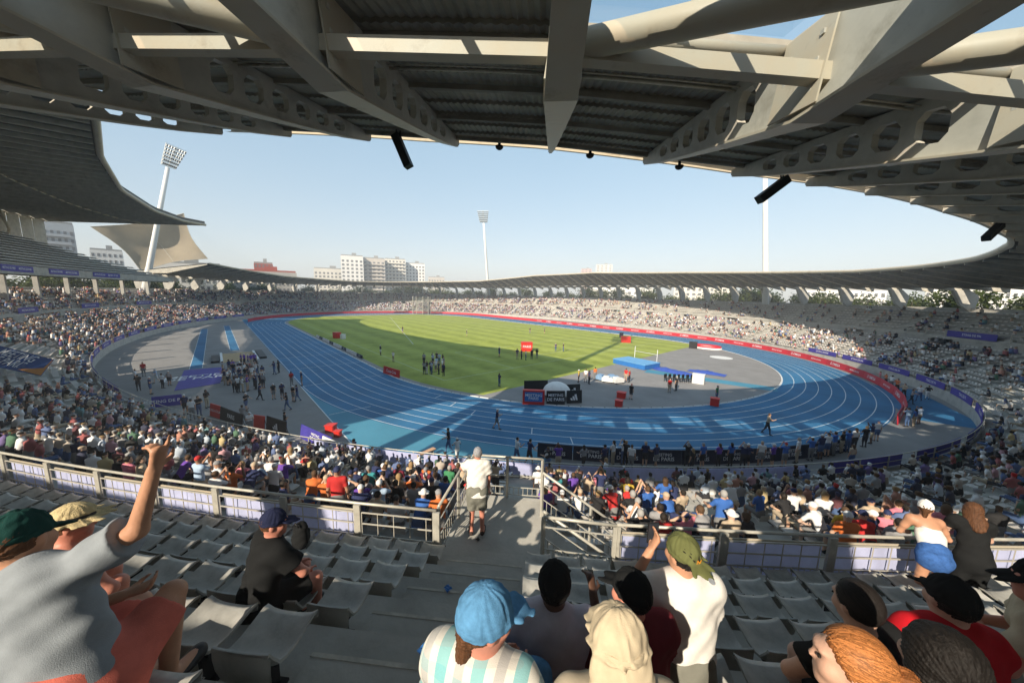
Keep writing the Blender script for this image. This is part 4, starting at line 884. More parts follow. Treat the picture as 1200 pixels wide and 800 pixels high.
def put_person(kind, pn, sh, tr, hd, hcn, loc, rz, where, group, scale=None, action=None):
    key = (kind, pn, hd) if (kind, pn, hd) in CROWD else (kind, pn, {'hat': 'cap', 'long': 'short'}.get(hd, 'short'))
    hd = key[2]; o = link('person', CROWD[key], None, loc, rz); s = scale or random.uniform(0.94, 1.06); o.scale = (s, s, s)
    hc = HAIR[hcn] if hcn in HAIR and hd in ('short', 'long') else CLO.get(hcn, HAIR.get(hcn, (0.05, 0.04, 0.03)))
    o['shirt_colour'] = CLO[sh]; o['trouser_colour'] = TRO[tr]; o['head_colour'] = hc; o['skin_colour'] = SKN[rng.choice(5, p=[.36, .3, .14, .1, .1])]
    hw = {'short': f'short {hcn} hair', 'long': f'long {hcn} hair', 'cap': f'{hcn} cap', 'hat': f'{hcn} brimmed hat'}[hd]
    act = action or {'lap': 'seated', 'fwd': 'leaning forward', 'phone': 'filming', 'turn': 'turned aside', 'back': 'leaning back', 'head': 'hands on head', 'down': 'standing', 'walk': 'walking', 'cross': 'arms folded'}[pn]
    tag(o, f'{sh} top, {hw}, {act} {where}', 'person', group); return o

# ------------------------------------------------------------------ advertising boards and banners
def board(name, label, a, c, h, m, txt=None, mt=None, group=None, z0=0.0, size=0.3, face=None, thick=0.06, lean=0.12, cat='advertising board', bold=0.012):
    a = np.array([a[0], a[1], 0.0]); c = np.array([c[0], c[1], 0.0]); u = unit(c-a); o0 = (a+c)/2; W = np.linalg.norm(c-a)
    n = np.cross(u, (0, 0, 1)); f = CAM-o0 if face is None else face-o0; n = n if n@f > 0 else -n; n[2] = 0; n = unit(n)
    root = thing(name, label, cat, (o0[0], o0[1], z0), 0, group)
    up = unit(V3(0, 0, 1)-n*lean); b = MB(); b.box(up*(h/2+0.03), (W-0.04, thick, h), (u, n, up)); b.build('panel', m, root)
    b = MB()
    for s in (-.42, .42): b.bar(u*W*s-n*(thick/2+.02)+V3(0, 0, 0.02), u*W*s-n*(thick/2+.28)+V3(0, 0, 0.02), 0.04, 0.03); b.bar(u*W*s-n*(thick/2+.27)+V3(0, 0, 0.02), u*W*s-n*(thick/2+.02)+up*h*0.8, 0.03, 0.03)
    b.build('stand', M_BLACK, root)
    r = np.cross(V3(0, 0, 1), n)
    for k, (tx, oy, sz, ox) in enumerate(txt or []): lettering(tx, mt or M_TXT, root, r*ox*W+up*(h*oy+0.03)+n*(thick/2+0.008), r, up, sz, bold)
    return root, r, up, n, h
MP = [('MEETING', 0.66, 0.27, 0), ('DE PARIS', 0.36, 0.36, 0)]
cen = V3(-SL, 0, 0); a0, a1 = R(128.2), R(157.5); NB = 10
for i in range(NB):
    p = [cen+47.5*V3(math.cos(a), math.sin(a), 0) for a in (a0+(a1-a0)*i/NB, a0+(a1-a0)*(i+1)/NB)]
    board('track_board', 'navy trackside board lettered MEETING DE PARIS in the row along the bend', p[0], p[1], 0.98, M_NAVY, MP, group='navy boards along the bend')
# red boards outside the far half of the track
RB = RO+0.7
pts = [(-SL+RB*math.cos(a), RB*math.sin(a)) for a in np.linspace(R(171), R(270), 17)] + [(x, -RB) for x in np.linspace(-SL, SL, 17)[1:]] + [(SL+RB*math.cos(a), RB*math.sin(a)) for a in np.linspace(R(-90), R(75), 27)[1:]]
for i in range(len(pts)-1):
    tx = [('\u03a9 OMEGA', 0.5, 0.55, -0.02)] if (i % 2 == 0 and i < 26) else ([('MEETING DE PARIS', 0.5, 0.30, 0)] if i < 26 else [])
    wh = 'round the sunlit bend' if i < 16 else 'along the back straight' if i < 32 else 'round the far bend'
    board('track_board', f'red trackside board {"with ring emblem lettering " if (i % 2 == 0 and i < 26) else ""}{wh}', pts[i], pts[i+1], 1.0, M_RED, tx, group='red boards outside the track')
# purple banners on the front wall and the tier front
def wall_banner(t0, t1, d, z0, z1, label, m, txt, size=0.42, grp='purple banners on the stand walls'):
    ts = np.linspace(t0, t1, 8); tm = (t0+t1)/2; o0 = ell(tm, d, z0); root = thing('wall_banner', label, 'banner', o0, 0, grp)
    b = MB(); b.grid([[ell(t, d-0.06, z0)-o0, ell(t, d-0.06, z1)-o0, ell(t, d-0.03, z1)-o0, ell(t, d-0.03, z0)-o0, ell(t, d-0.06, z0)-o0] for t in ts]); b.build('sheet', m, root)
    W = np.linalg.norm(ell(t1, d)-ell(t0, d)); u = tng(tm); r = -u
    k = max(1, int(W/4.0))
    for i in range(k):
        t = t0+(t1-t0)*(i+0.5)/k; q = ell(t, d-0.075, (z0+z1)/2)-o0; r = -tng(t); 
        if np.cross(r, (0, 0, 1))@(-nrm(t)) < 0: r = -r
        lettering(txt, M_TXT, root, q, r, (0, 0, 1), size)
for i, t in enumerate(arc_thetas(2.72, 3.75, 7.5)[:-1]):
    dt = 6.2/np.linalg.norm((ell(t+1e-3)-ell(t-1e-3))/2e-3); wall_banner(t, t+dt, 0.0, 1.16, 1.92, 'purple MEETING DE PARIS banner on the front wall of the lower stand', M_PURPLE, 'MEETING DE PARIS')
for i, t in enumerate(arc_thetas(2.32, 2.70, 7.5)[:-1]):
    dt = 7.2/np.linalg.norm((ell(t+1e-3)-ell(t-1e-3))/2e-3); wall_banner(t, t+dt, 0.2, 1.2, 1.9, 'lavender banner behind the front rail of the near lower stand', M_LAV, 'MEETING DE PARIS', grp='lavender banners behind the front rail')
for t in (3.02, 3.13, 3.24, 3.36, 3.5): wall_banner(t, t+0.085, RAIL_D-0.16, 6.05, 7.0, 'purple banner hung on the upper tier railing past the low roof bend', M_PURPLE, 'MEETING DE PARIS', 0.45, 'purple banners on the tier railing')
for t in arc_thetas(0.75, 2.05, 9.0)[:-1]: wall_banner(t, t+0.07, 0.0, 1.2, 1.95, 'purple banner on the front wall under the main stand', M_PURPLE, 'MEETING DE PARIS')
for t in (1.15, 1.3, 1.45, 1.6, 1.75): wall_banner(t, t+0.10, 9.6, 13.0, 14.0, 'purple banner on the parapet of the high tier', M_PURPLE, 'MEETING DE PARIS', 0.5, 'purple banners on the high tier parapet')
for t in (1.0, 1.2, 1.4, 1.7, 1.9, 2.1): wall_banner(t, t+0.06, RAIL_D-0.16, 6.05, 7.0, 'purple banner on the tier railing below the main stand', M_PURPLE, 'MEETING DE PARIS', 0.45, 'purple banners below the main stand')
# large blue sloping banner laid over seats by the home stand
A = [gp(0, 405, 5.2), gp(63, 421, 4.2), gp(48, 440, 3.2), gp(-30, 424, 4.0)]
o0 = np.mean(A, axis=0); root = thing('seat_cover_banner', 'large blue banner with white lettering laid over seats beside the home stand', 'banner', o0); b = MB(); Q = [q-o0 for q in A]
b.prism([Q[0], Q[1], Q[2], Q[3]], (0, 0, -0.05)); b.build('sheet', mat('deep_blue_cloth', (0.02, 0.07, 0.22), 0.6, 0.15, 0.8), root)
e1, e2 = Q[1]-Q[0], Q[3]-Q[0]; rr = unit(e1); nn = unit(np.cross(rr, -e2)); nn = nn if nn[2] > 0 else -nn; uu = np.cross(nn, rr)
lettering('MEETING\nDE PARIS', M_TXT, root, np.mean(Q, axis=0)+nn*0.08-rr*0.5, rr, uu, 1.0)
b = MB(); b.prism([Q[1]+nn*.02, Q[2]+nn*.02, Q[2]+nn*.02-rr*2.6, Q[1]*0.4+Q[2]*0.6+nn*.02-rr*0.3], nn*0.01); b.build('corner_stripe', mat('orange_stripe', (0.5, 0.2, 0.05), 0.6, 0.1), root)
# purple carpets beside the jump runway
P4 = [gp(216, 434), gp(263, 430), gp(258, 449), gp(204, 458)]
b = MB(); b.prism([(*q[:2], 0.02) for q in P4], (0, 0, 0.02)); car = tag(b.build('purple_carpet', M_PURPLE), 'purple carpet lettered MEETING DE PARIS at the end of the runway', 'carpet')
cc = np.mean(P4, axis=0); rr = unit(P4[1]-P4[0]); lettering('MEETING\nDE PARIS', M_TXT, car, (cc[0], cc[1], 0.048), rr, np.cross((0, 0, 1), rr), 1.7)
p0, p1 = gp(178, 478), gp(214, 474); board('track_board', 'purple board with white lettering near the officials beside the carpet', p0, p1, 1.0, M_PURPLE, [('MEETING DE PARIS', 0.5, 0.4, 0)])
# boards at the sprint end of the home straight
seq = [((352, 513), (388, 531), M_PURPLE, MP, 'purple MEETING DE PARIS board by the sprint start'), ((377, 528), (401, 540), M_WHITE, [], 'blank white board by the sprint start'), ((403, 541), (425, 556), M_BLACK, [], 'black board with white triangle emblem by the sprint start')]
TRI = None
def stripes_logo(root, r, up, n, pos, s):
    b = MB()
    for k in range(3):
        x0 = -0.5+0.36*k; h1 = 0.32+0.27*k
        q = [(x0, 0.0), (x0+0.26, 0.0), (x0+0.26-0.12-0.10*k*0.4, h1), (x0-0.16-0.10*k*0.4, h1*0.93)]
        b.prism([pos+r*x*s+up*y*s for x, y in q], n*0.006)
    b.build('emblem', M_TXT, root)
for (a, c, m, tx, lb) in seq:
    ro, r, up_, n_, h_ = board('track_board', lb, gp(*a), gp(*c), 1.05, m, tx)
    if m is M_BLACK: stripes_logo(ro, r, up_, n_, up_*0.25+n_*0.045, 0.55)
for (a, c, m, lb, kind) in (((246, 487), (258, 491), M_REDBOX, 'red board with white lettering among the photographers', 'c'), ((258, 491), (284, 502), M_BLACK, 'black board with white lettering beside the red board', 'b'), ((297, 502), (310, 504), M_REDBOX, 'plain red board near the black board and emblem', 'r'), ((312, 503), (335, 511), M_BLACK, 'black board with triangle emblem beside the plain red board', 't')):
    ro, r, up_, n_, h_ = board('track_board', lb, gp(*a), gp(*c), 1.1, m, [('PARIS', 0.5, 0.5, 0)] if kind == 'b' else [('COCA-COLA', 0.5, 0.3, 0)] if kind == 'c' else [])
    if kind == 't': stripes_logo(ro, r, up_, n_, up_*0.25+n_*0.045, 0.6)
# low white boards on the inner edge of the home straight
IB = [(-30+i*3.0, RI-0.8) for i in range(12)]
for i in range(11): board('inner_board', 'low white board on the inner edge of the home straight', IB[i], IB[i+1], 0.55, M_WHITE if i % 3 else M_NAVY, [('PARIS', 0.5, 0.28, 0)] if i % 3 == 0 else [], group='low boards on the inner kerb')
board('track_board', 'red board with white script lettering beside the pitch', gp(449, 437), gp(468, 443), 1.0, M_REDBOX, [('Coca-Cola', 0.5, 0.55, 0)])
# information stand on the infield
ro, r, up_, n_, h_ = board('led_screen_board', 'red framed screen board reading MEETING on the infield edge', gp(612, 473), gp(638, 474), 1.5, M_REDBOX, [], thick=0.4, lean=0.0)
b = MB(); b.box(n_*0.21+V3(0, 0, 0.85), (1.8, 0.02, 1.0), (r, n_, up_)); b.build('screen', M_BLUE, ro); lettering('MEETING\nPARIS', M_TXT, ro, n_*0.235+V3(0, 0, 0.85), r, up_, 0.42)
ro, *_r = board('infield_board', 'black board lettered MEETING DE PARIS beside the red screen', gp(640, 474), gp(662, 474), 1.4, M_BLACK, [('MEETING', 0.68, 0.38, 0), ('DE PARIS', 0.36, 0.45, 0)])
for (a, c, z, lb) in (((664, 473), (682, 472), 0, 'black board with white triangle emblem beside the white dome'), ((664, 465), (680, 464), 0, 'second black board with triangle emblem behind the first')):
    ro, r, up_, n_, h_ = board('infield_board', lb, gp(*a), gp(*c), 1.35, M_BLACK); stripes_logo(ro, r, up_, n_, up_*0.35+n_*0.045, 0.75)
board('infield_board', 'black backed screen with red edging behind the red screen board', gp(614, 463), gp(642, 462), 1.6, M_BLACK, [])
c = gp(652, 466); b = MB(); rows = []
for k in range(8):
    a = k/7*math.pi/2; rows.append([(1.55*math.cos(a)*math.cos(q), 1.55*math.cos(a)*math.sin(q), 0.55+1.25*math.sin(a)) for q in np.linspace(0, 2*math.pi, 25)])
b.grid(rows); dome = thing('dome_tent', 'white dome shelter behind the black infield boards', 'tent', (c[0], c[1], 0)); b.build('cover', M_WHITE, dome, True)
for q in range(6):
    b = MB(); b.bar((1.5*math.cos(q*1.047), 1.5*math.sin(q*1.047), 0), (1.52*math.cos(q*1.047), 1.52*math.sin(q*1.047), 0.6), 0.05, 0.05, up=(1, 0, 0)); b.build('pole', M_BLACK, dome)

# ------------------------------------------------------------------ field equipment
def crate(label, px, py, w_, d_, h_, m, txt=None, rz=0.3, lid=True, name='equipment_box', cat='box'):
    c = gp(px, py); root = thing(name, label, cat, (c[0], c[1], 0.02), rz); b = MB(); q = 0.06
    b.prism([(-w_/2+q, -d_/2, 0), (w_/2-q, -d_/2, 0), (w_/2, -d_/2+q, 0), (w_/2, d_/2-q, 0), (w_/2-q, d_/2, 0), (-w_/2+q, d_/2, 0), (-w_/2, d_/2-q, 0), (-w_/2, -d_/2+q, 0)], (0, 0, h_)); b.build('body', m, root)
    if lid: b = MB(); b.box((0, 0, h_+0.03), (w_+0.06, d_+0.06, 0.06)); b.build('lid', m, root)
    if txt: 
        for s in (-1, 1): lettering(txt, M_TXT, root, (0, s*(d_/2+0.01), h_*0.55), (-s, 0, 0), (0, 0, 1), h_*0.4)
        for s in (-1, 1): lettering(txt, M_TXT, root, (s*(w_/2+0.01), 0, h_*0.55), (0, s, 0), (0, 0, 1), h_*0.4)
    return root
crate('big red box on the pitch beside the group of officials', 617, 411, 2.2, 1.5, 1.7, M_REDBOX, rz=0.9, txt='PARIS')
crate('red box at the far side of the pitch by the back straight', 733, 401, 2.2, 1.4, 1.4, M_REDBOX, rz=0.7)
crate('small red box on the grey infield beside the seated official', 728, 466, 0.9, 0.7, 0.6, M_REDBOX)
crate('small red box at the inner track edge facing the navy boards', 725, 476, 0.7, 0.6, 0.6, M_REDBOX)
crate('small red box beside the standing official at the inner kerb', 837, 475, 0.8, 0.7, 0.75, M_REDBOX)
crate('red box on the shaded grass with a white chair behind', 395, 396, 1.6, 1.2, 1.3, M_REDBOX)
crate('white box on the shaded grass next to the red box', 402, 397, 0.9, 0.9, 1.0, M_WHITE)
crate('red cooler box at the corner of the sprint lanes', 388, 505, 0.7, 0.6, 0.5, M_REDBOX, rz=0.8)
crate('small red starting box beside the cooler box', 396, 511, 0.5, 0.4, 0.4, M_REDBOX, rz=0.8)
crate('dark bin beside the far red box', 728, 395, 0.9, 0.9, 1.2, M_NAVY)
crate('black case by the throwing ring on the grey infield', 812, 408, 1.6, 1.2, 1.4, M_BLACK)
# sand pit
c = gp(280, 420); pit = thing('sand_pit', 'tan sand landing pit with dark covers beside the second runway', 'sand pit', (-17.0, 50.9, 0)); b = MB(); rows = []
for i in range(9): rows.append([(-4.6+9.2*i/8, -2.0+4.0*j/6, 0.05+0.03*math.sin(i*2.1+j*1.7)) for j in range(7)])
b.grid(rows); b.build('sand', M_SAND, pit, True)
for s in (-1, 1): b = MB(); b.box((0, s*2.15, 0.12), (9.4, 0.3, 0.22)); b.build('kerb', M_WHITE, pit)
for s in (-1, 1): b = MB(); b.box((0.3 if s < 0 else -1, s*2.9, 0.16), (6 if s > 0 else 8, 0.9, 0.3)); b.build('folded_cover', M_BLACK, pit)
# high jump
hj = thing('high_jump_bed', 'blue high jump landing bed on the grass with white uprights', 'landing bed', (*gp(745, 428)[:2], 0.02), R(-8))
b = MB(); b.prism([(-3, -2, 0), (3, -2, 0), (3, 2, 0), (-3, 2, 0)], (0, 0, 0.7)); b.build('mat', M_BLUE, hj)
b = MB(); b.box((0, 0, 0.76), (6.1, 4.1, 0.1)); b.build('top_pad', mat('pale_blue_vinyl', (0.14, 0.36, 0.62), 0.5, 0.1, 2), hj); b = MB(); b.box((0.6, -2.06, 0.4), (1.6, 0.02, 0.4)); b.build('white_patch', M_WHITE, hj)
for x in (-2.1, 2.1):
    b = MB(); b.tube([(x, -2.5, 0), (x, -2.5, 2.7)], 0.05, 8); b.box((x, -2.5, 0.04), (0.7, 0.5, 0.06)); b.build('upright', M_WHITE, hj)
b = MB(); b.tube([(-2.1, -2.42, 1.9), (2.1, -2.42, 1.9)], 0.03, 6); b.build('crossbar', M_WHITE, hj)
for i, (x, y, w_, d_) in enumerate(((782, 434, 5.5, 2.6), (800, 438, 4.0, 2.4), (828, 437, 5.0, 2.2))):
    c = gp(x, y); b = MB(); rows = []
    for p_ in range(9): rows.append([((p_/8-.5)*w_, (q/6-.5)*d_*(1-0.15*math.sin(p_)), 0.03+0.34*max(0, math.sin(math.pi*p_/8)*math.sin(math.pi*q/6))*(0.7+0.5*math.sin(p_*1.9+q*2.3+i))) for q in range(7)])
    b.grid(rows); o = b.build('tarpaulin', mat('blue_tarp', (0.05, 0.10, 0.42), 0.45, 0.15, 2), None, True); o.location = (c[0], c[1], 0.02); o.rotation_euler[2] = R(-12+9*i); tag(o, ['crumpled blue tarpaulin next to the high jump bed', 'middle blue tarpaulin beside the black chairs', 'blue tarpaulin at the head of the pale runway'][i], 'tarpaulin')
# chairs on the infield
def chair(label, px, py, rz, m=M_BLACK, grp=None):
    c = gp(px, py); root = thing('folding_chair', label, 'chair', (c[0], c[1], 0.02), rz, grp); b = MB(); b.box((0, 0, 0.45), (0.5, 0.45, 0.05)); b.build('seat', m, root); b = MB(); b.box((0, -0.24, 0.75), (0.5, 0.05, 0.5)); b.build('backrest', m, root)
    for x in (-.22, .22):
        for y in (-.2, .2): b = MB(); b.bar((x, y, 0), (x, y, 0.45), 0.04, 0.04, up=(1, 0, 0)); b.build('leg', m, root)
for i in range(9): chair('black folding chair in the infield row by the tarpaulins', 781+i*5.2, 447+0.2*i, R(70+8*random.random()), grp='black chairs on the infield')
crate('white cabinet at the end of the black chairs', 818, 449, 1.4, 0.9, 1.2, M_WHITE, rz=0.2)
for i, (x, y) in enumerate(((705, 446), (712, 448), (718, 446), (724, 449))):
    c = gp(x, y); root = thing('equipment_trolley', ['low blue equipment cart beside the red shirted official', 'pale equipment cart with folded sheets', 'blue and white equipment cart by the infield shade', 'small cart at the end of the cart row'][i], 'cart', (c[0], c[1], 0.02), 0.4*i); b = MB(); b.box((0, 0, 0.4), (1.4, 0.8, 0.5)); b.box((0.2, 0, 0.72), (0.7, 0.7, 0.2)); b.build('load', [mat('cart_blue', (0.2, 0.33, 0.5), 0.6, 0.2, 3), M_WHITE][i % 2], root)
    for s in (-.5, .5):
        for q in (-.35, .35): b = MB(); b.tube([(s, q-.04, 0.12), (s, q+.04, 0.12)], 0.12, 10); b.build('wheel', M_BLACK, root)
# throwing ring, cage
c = gp(828, 408); root = thing('throwing_ring', 'oval white throwing ring rimmed in red beside the black case', 'throwing ring', (c[0], c[1], 0.02)); 
for k, (r0, z, m) in enumerate(((3.0, 0.35, M_WHITE), (2.9, 0.7, M_RED))):
    b = MB(); b.grid([[(r0*math.cos(q), r0*0.7*math.sin(q), 0 if k == 0 else 0.36), (r0*math.cos(q), r0*0.7*math.sin(q), z), ((r0-.3)*math.cos(q), (r0-.3)*0.7*math.sin(q), z), ((r0-.3)*math.cos(q), (r0-.3)*.7*math.sin(q), 0 if k == 0 else 0.36)] for q in np.linspace(0, 2*math.pi, 33)]); b.build('rim', m, root, True)
c = gp(845, 419); b = MB(); b.grid([[(1.9*r_*math.cos(q), 1.9*r_*math.sin(q), 0.03+0.0*r_) for r_ in (0.02, 1)] for q in np.linspace(0, 2*math.pi, 33)]); o = b.build('shot_circle', M_WHITE); o.location = (c[0], c[1], 0.0); tag(o, 'white concrete shot circle on the grey infield', 'circle')
c = gp(494, 368); cage = thing('hammer_cage', 'tall netted hammer cage at the far end of the pitch', 'cage', (c[0], c[1], 0))
for k in range(8):
    a = R(40+k*40); b = MB(); b.tube([(4.5*math.cos(a), 4.5*math.sin(a), 0), (4.5*math.cos(a), 4.5*math.sin(a), 9)], 0.10, 6); b.build('post', M_WEB, cage)
nm = bpy.data.materials.new('cage_net'); nm.use_nodes = True; t_ = nm.node_tree; pr = t_.nodes['Principled BSDF']; pr.inputs['Base Color'].default_value = (0.10, 0.11, 0.10, 1); pr.inputs['Alpha'].default_value = 0.42
b = MB(); b.grid([[(4.45*math.cos(R(40+k*40)), 4.45*math.sin(R(40+k*40)), z) for z in (0.2, 8.8)] for k in range(8)]); b.build('net', nm, cage)
# hurdle racks and a bench in the lit corner
c0, c1 = gp(474, 548), gp(506, 534); u = unit((c1-c0)*(1, 1, 0)); o0 = (c0+c1)/2; o0[2] = 0.02; root = thing('wooden_bench', 'long pale wooden bench on the sunlit sprint corner', 'bench', o0)
b = MB(); b.bar(-u*1.3+V3(0, 0, .46), u*1.3+V3(0, 0, .46), 0.35, 0.06); b.build('seat', mat('orange_wood', (0.55, 0.33, 0.2), 0.6, 0.2, 3), root)
for s in (-1.1, 1.1): b = MB(); b.box(u*s+V3(0, 0, .22), (0.06, 0.3, 0.42), (u, np.cross((0, 0, 1), u), (0, 0, 1))); b.build('leg', M_WEB, root)
for i in range(5):
    c = gp(468+i*5, 556-i*1.0); root = thing('hurdle', 'white and green hurdle parked beside the wooden bench', 'hurdle', (c[0], c[1], 0.02), R(40+5*i), 'hurdles parked by the bench'); b = MB(); b.box((0, 0, 0.95), (1.15, 0.03, 0.08)); b.build('crossbar', M_WHITE, root)
    b = MB()
    for s in (-.55, .55): b.bar((s, 0, 0.02), (s, 0, 0.95), 0.04, 0.04, up=(1, 0, 0)); b.bar((s, 0, 0.03), (s, 0.65, 0.03), 0.04, 0.04)
    b.build('frame', mat('green_frame', (0.05, 0.2, 0.18), 0.5, 0.1), root)
# camera tripod by the white board
c = gp(421, 560); root = thing('broadcast_camera', 'black broadcast camera on tripod beside the white board', 'camera', (*gp(421, 553)[:2], 0.02), 0.5); b = MB(); b.box((0, 0, 1.5), (0.25, 0.6, 0.3)); b.tube([(0, 0.3, 1.5), (0, 0.55, 1.5)], 0.09, 10); b.build('body', M_BLACK, root)
for k in range(3): b = MB(); b.bar((0, 0, 1.35), (0.45*math.cos(k*2.09), 0.45*math.sin(k*2.09), 0), 0.05, 0.05, up=(0, 1, 0.1)); b.build('leg', M_BLACK, root)

# ------------------------------------------------------------------ people on the field
FG = 'officials and athletes on the arena floor'
def field_person(px, py, pn='down', sh=None, where='on the arena floor', face=None, group=FG, hd=None):
    c = gp(px, py); s_, tr, h_, hc = draw_person(); a = random.uniform(0, 6.28) if face is None else face
    put_person('stand', pn, sh or s_, tr, hd or h_, hc if hd is None else 'white' if hd == 'cap' else 'dark', (c[0], c[1], 0.02), a, where, group)
NV = ['navy', 'black', 'navy', 'white', 'grey', 'black', 'purple', 'white']
for px, py, sh, wh in ((169, 441, 'red', 'near the purple carpet'), (160, 450, 'white', 'near the purple carpet'), (163, 458, 'black', 'near the purple carpet'), (184, 449, 'pale blue', 'near the purple carpet'), (191, 455, 'white', 'near the purple carpet'), (177, 462, 'navy', 'near the purple carpet'), (199, 452, 'grey', 'near the purple carpet'),
                       (305, 469, 'navy', 'beside the home straight'), (321, 468, 'black', 'beside the home straight'), (331, 467, 'navy', 'beside the home straight'), (337, 481, 'black', 'beside the home straight'), (344, 471, 'black', 'beside the home straight'), (349, 470, 'navy', 'beside the home straight'), (322, 439, 'navy', 'beside the home straight'), (327, 437, 'black', 'beside the home straight'), (354, 452, 'navy', 'beside the home straight'), (342, 452, 'red', 'beside the home straight'),
                       (234, 488, 'black', 'behind the red board'), (226, 492, 'white', 'behind the red board'), (218, 486, 'navy', 'behind the red board'), (243, 478, 'black', 'behind the red board'), (289, 482, 'black', 'behind the black boards'), (294, 507, 'white', 'beside the plain red board'), (285, 498, 'grey', 'beside the plain red board'), (335, 507, 'black', 'beside the emblem board'),
                       (416, 546, 'navy', 'at the sprint corner'), (526, 531, 'black', 'on the sunlit sprint lanes'), (536, 541, 'white', 'on the sunlit sprint lanes'), (605, 543, 'white', 'at the end of the navy boards'), (620, 546, 'navy', 'at the end of the navy boards')):
    field_person(px, py, random.choice(['down', 'cross', 'walk']), sh, wh, hd=random.choice(['cap', 'short']))
for i in range(34): field_person(random.uniform(262, 312), random.uniform(436, 461), random.choice(['down', 'cross', 'walk', 'phone']), random.choice(NV), 'in the crowd beside the sand pit')
for i in range(5): field_person(283+i*4, 428+random.random(), 'down', 'purple', 'behind the sand pit')
field_person(582, 503, 'walk', 'navy', 'walking across the sunlit lanes', 2.6); field_person(898, 509, 'walk', 'beige', 'jogging on the shaded bend', 2.0); field_person(522, 563, 'down', 'red', 'at the foot of the stand facing the lanes', 3.9, hd='short')
for px, py, pn, sh in ((730, 545, 'phone', 'white'), (755, 547, 'cross', 'navy'), (822, 549, 'down', 'blue'), (841, 548, 'cross', 'purple'), (855, 547, 'down', 'blue'), (890, 547, 'down', 'white'), (918, 548, 'phone', 'blue'), (933, 543, 'down', 'white'), (949, 540, 'phone', 'blue'), (960, 538, 'cross', 'navy'), (968, 535, 'phone', 'white'), (976, 534, 'phone', 'blue'), (985, 531, 'cross', 'black'), (992, 530, 'phone', 'blue'), (1000, 527, 'down', 'white'), (996, 549, 'down', 'beige'), (1012, 524, 'cross', 'black'), (1020, 520, 'phone', 'navy'), (1026, 517, 'down', 'white'), (1062, 500, 'phone', 'pale blue'), (1070, 500, 'down', 'blue'), (1076, 497, 'phone', 'pale blue')):
    field_person(px, py, pn, sh, 'photographing behind the bend boards' if px > 900 else 'standing behind the navy boards', random.uniform(3.6, 4.6))
for i in range(14): field_person(random.uniform(640, 905), random.uniform(544, 556), random.choice(['down', 'cross', 'phone', 'walk']), random.choice(NV), 'standing behind the navy boards', random.uniform(3.4, 4.8))
for px, py, sh in ((709, 572, 'white'), (1067, 473, 'grey'), (1076, 470, 'white'), (1086, 468, 'black'), (1058, 466, 'beige'), (1050, 460, 'orange'), (1037, 452, 'orange'), (1030, 449, 'pink'), (1043, 456, 'white'), (1092, 555, 'blue')): field_person(px, py, 'walk', sh, 'on the apron outside the bend')
for px, py, sh in ((839, 470, 'green'), (739, 468, 'black'), (784, 460, 'red'), (792, 458, 'black'), (733, 447, 'red'), (737, 448, 'red'), (678, 448, 'yellow'), (686, 448, 'white'), (697, 445, 'orange'), (690, 450, 'navy')): field_person(px, py, 'down', sh, 'on the grey infield')
for i in range(17): field_person(random.uniform(496, 521), random.uniform(424, 442), random.choice(['down', 'cross']), random.choice(['white', 'navy', 'grey', 'pale blue', 'black']), 'in the group on the shaded grass')
for px, py in ((547, 394), (585, 418), (472, 390), (446, 416), (461, 424), (606, 421), (611, 421), (616, 422), (623, 421), (629, 420), (651, 412), (660, 412), (621, 391), (638, 391), (585, 453)): field_person(px, py, random.choice(['down', 'cross']), random.choice(['black', 'navy', 'white', 'black']), 'on the grass pitch')
NFIELD = sum(1 for o in COL.objects if o.name.startswith('person'))


# ------------------------------------------------------------------ the people near the camera
def skin(n, c): return mat('skin_'+n, c, 0.5, 0.10, 9, 0.08, 90, spec=0.35)
SK_T = skin('tan', (0.50, 0.26, 0.16)); SK_P = skin('pale', (0.60, 0.36, 0.26)); SK_R = skin('ruddy', (0.58, 0.24, 0.17)); SK_D = skin('deep', (0.10, 0.05, 0.032))
def cloth(n, c, var=0.10, b=0.25): return mat('cloth_'+n, c, 0.92, var, 14, b*0.9, 260, spec=0.08, detail=8)
def hairm(n, c): return mat('hair_'+n, c, 0.6, 0.4, 60, 0.35, 110, spec=0.18, stretch=(1, 1, 0.10))
def to_local(P, loc, rz): v = np.asarray(P, float)-loc; c, s = math.cos(-rz), math.sin(-rz); return V3(v[0]*c-v[1]*s, v[0]*s+v[1]*c, v[2])
def reach(a, t, L): v = t-a; d = np.linalg.norm(v); return a+v*min(1, L/d)
def ik(a, c, l1, l2, hint):
    v = c-a; d = min(np.linalg.norm(v), (l1+l2)*0.995); u = unit(v); x = (l1*l1-l2*l2+d*d)/(2*d); y = math.sqrt(max(0, l1*l1-x*x)); h = unit(hint-u*np.dot(hint, u)); return a+u*x+h*y, a+u*d
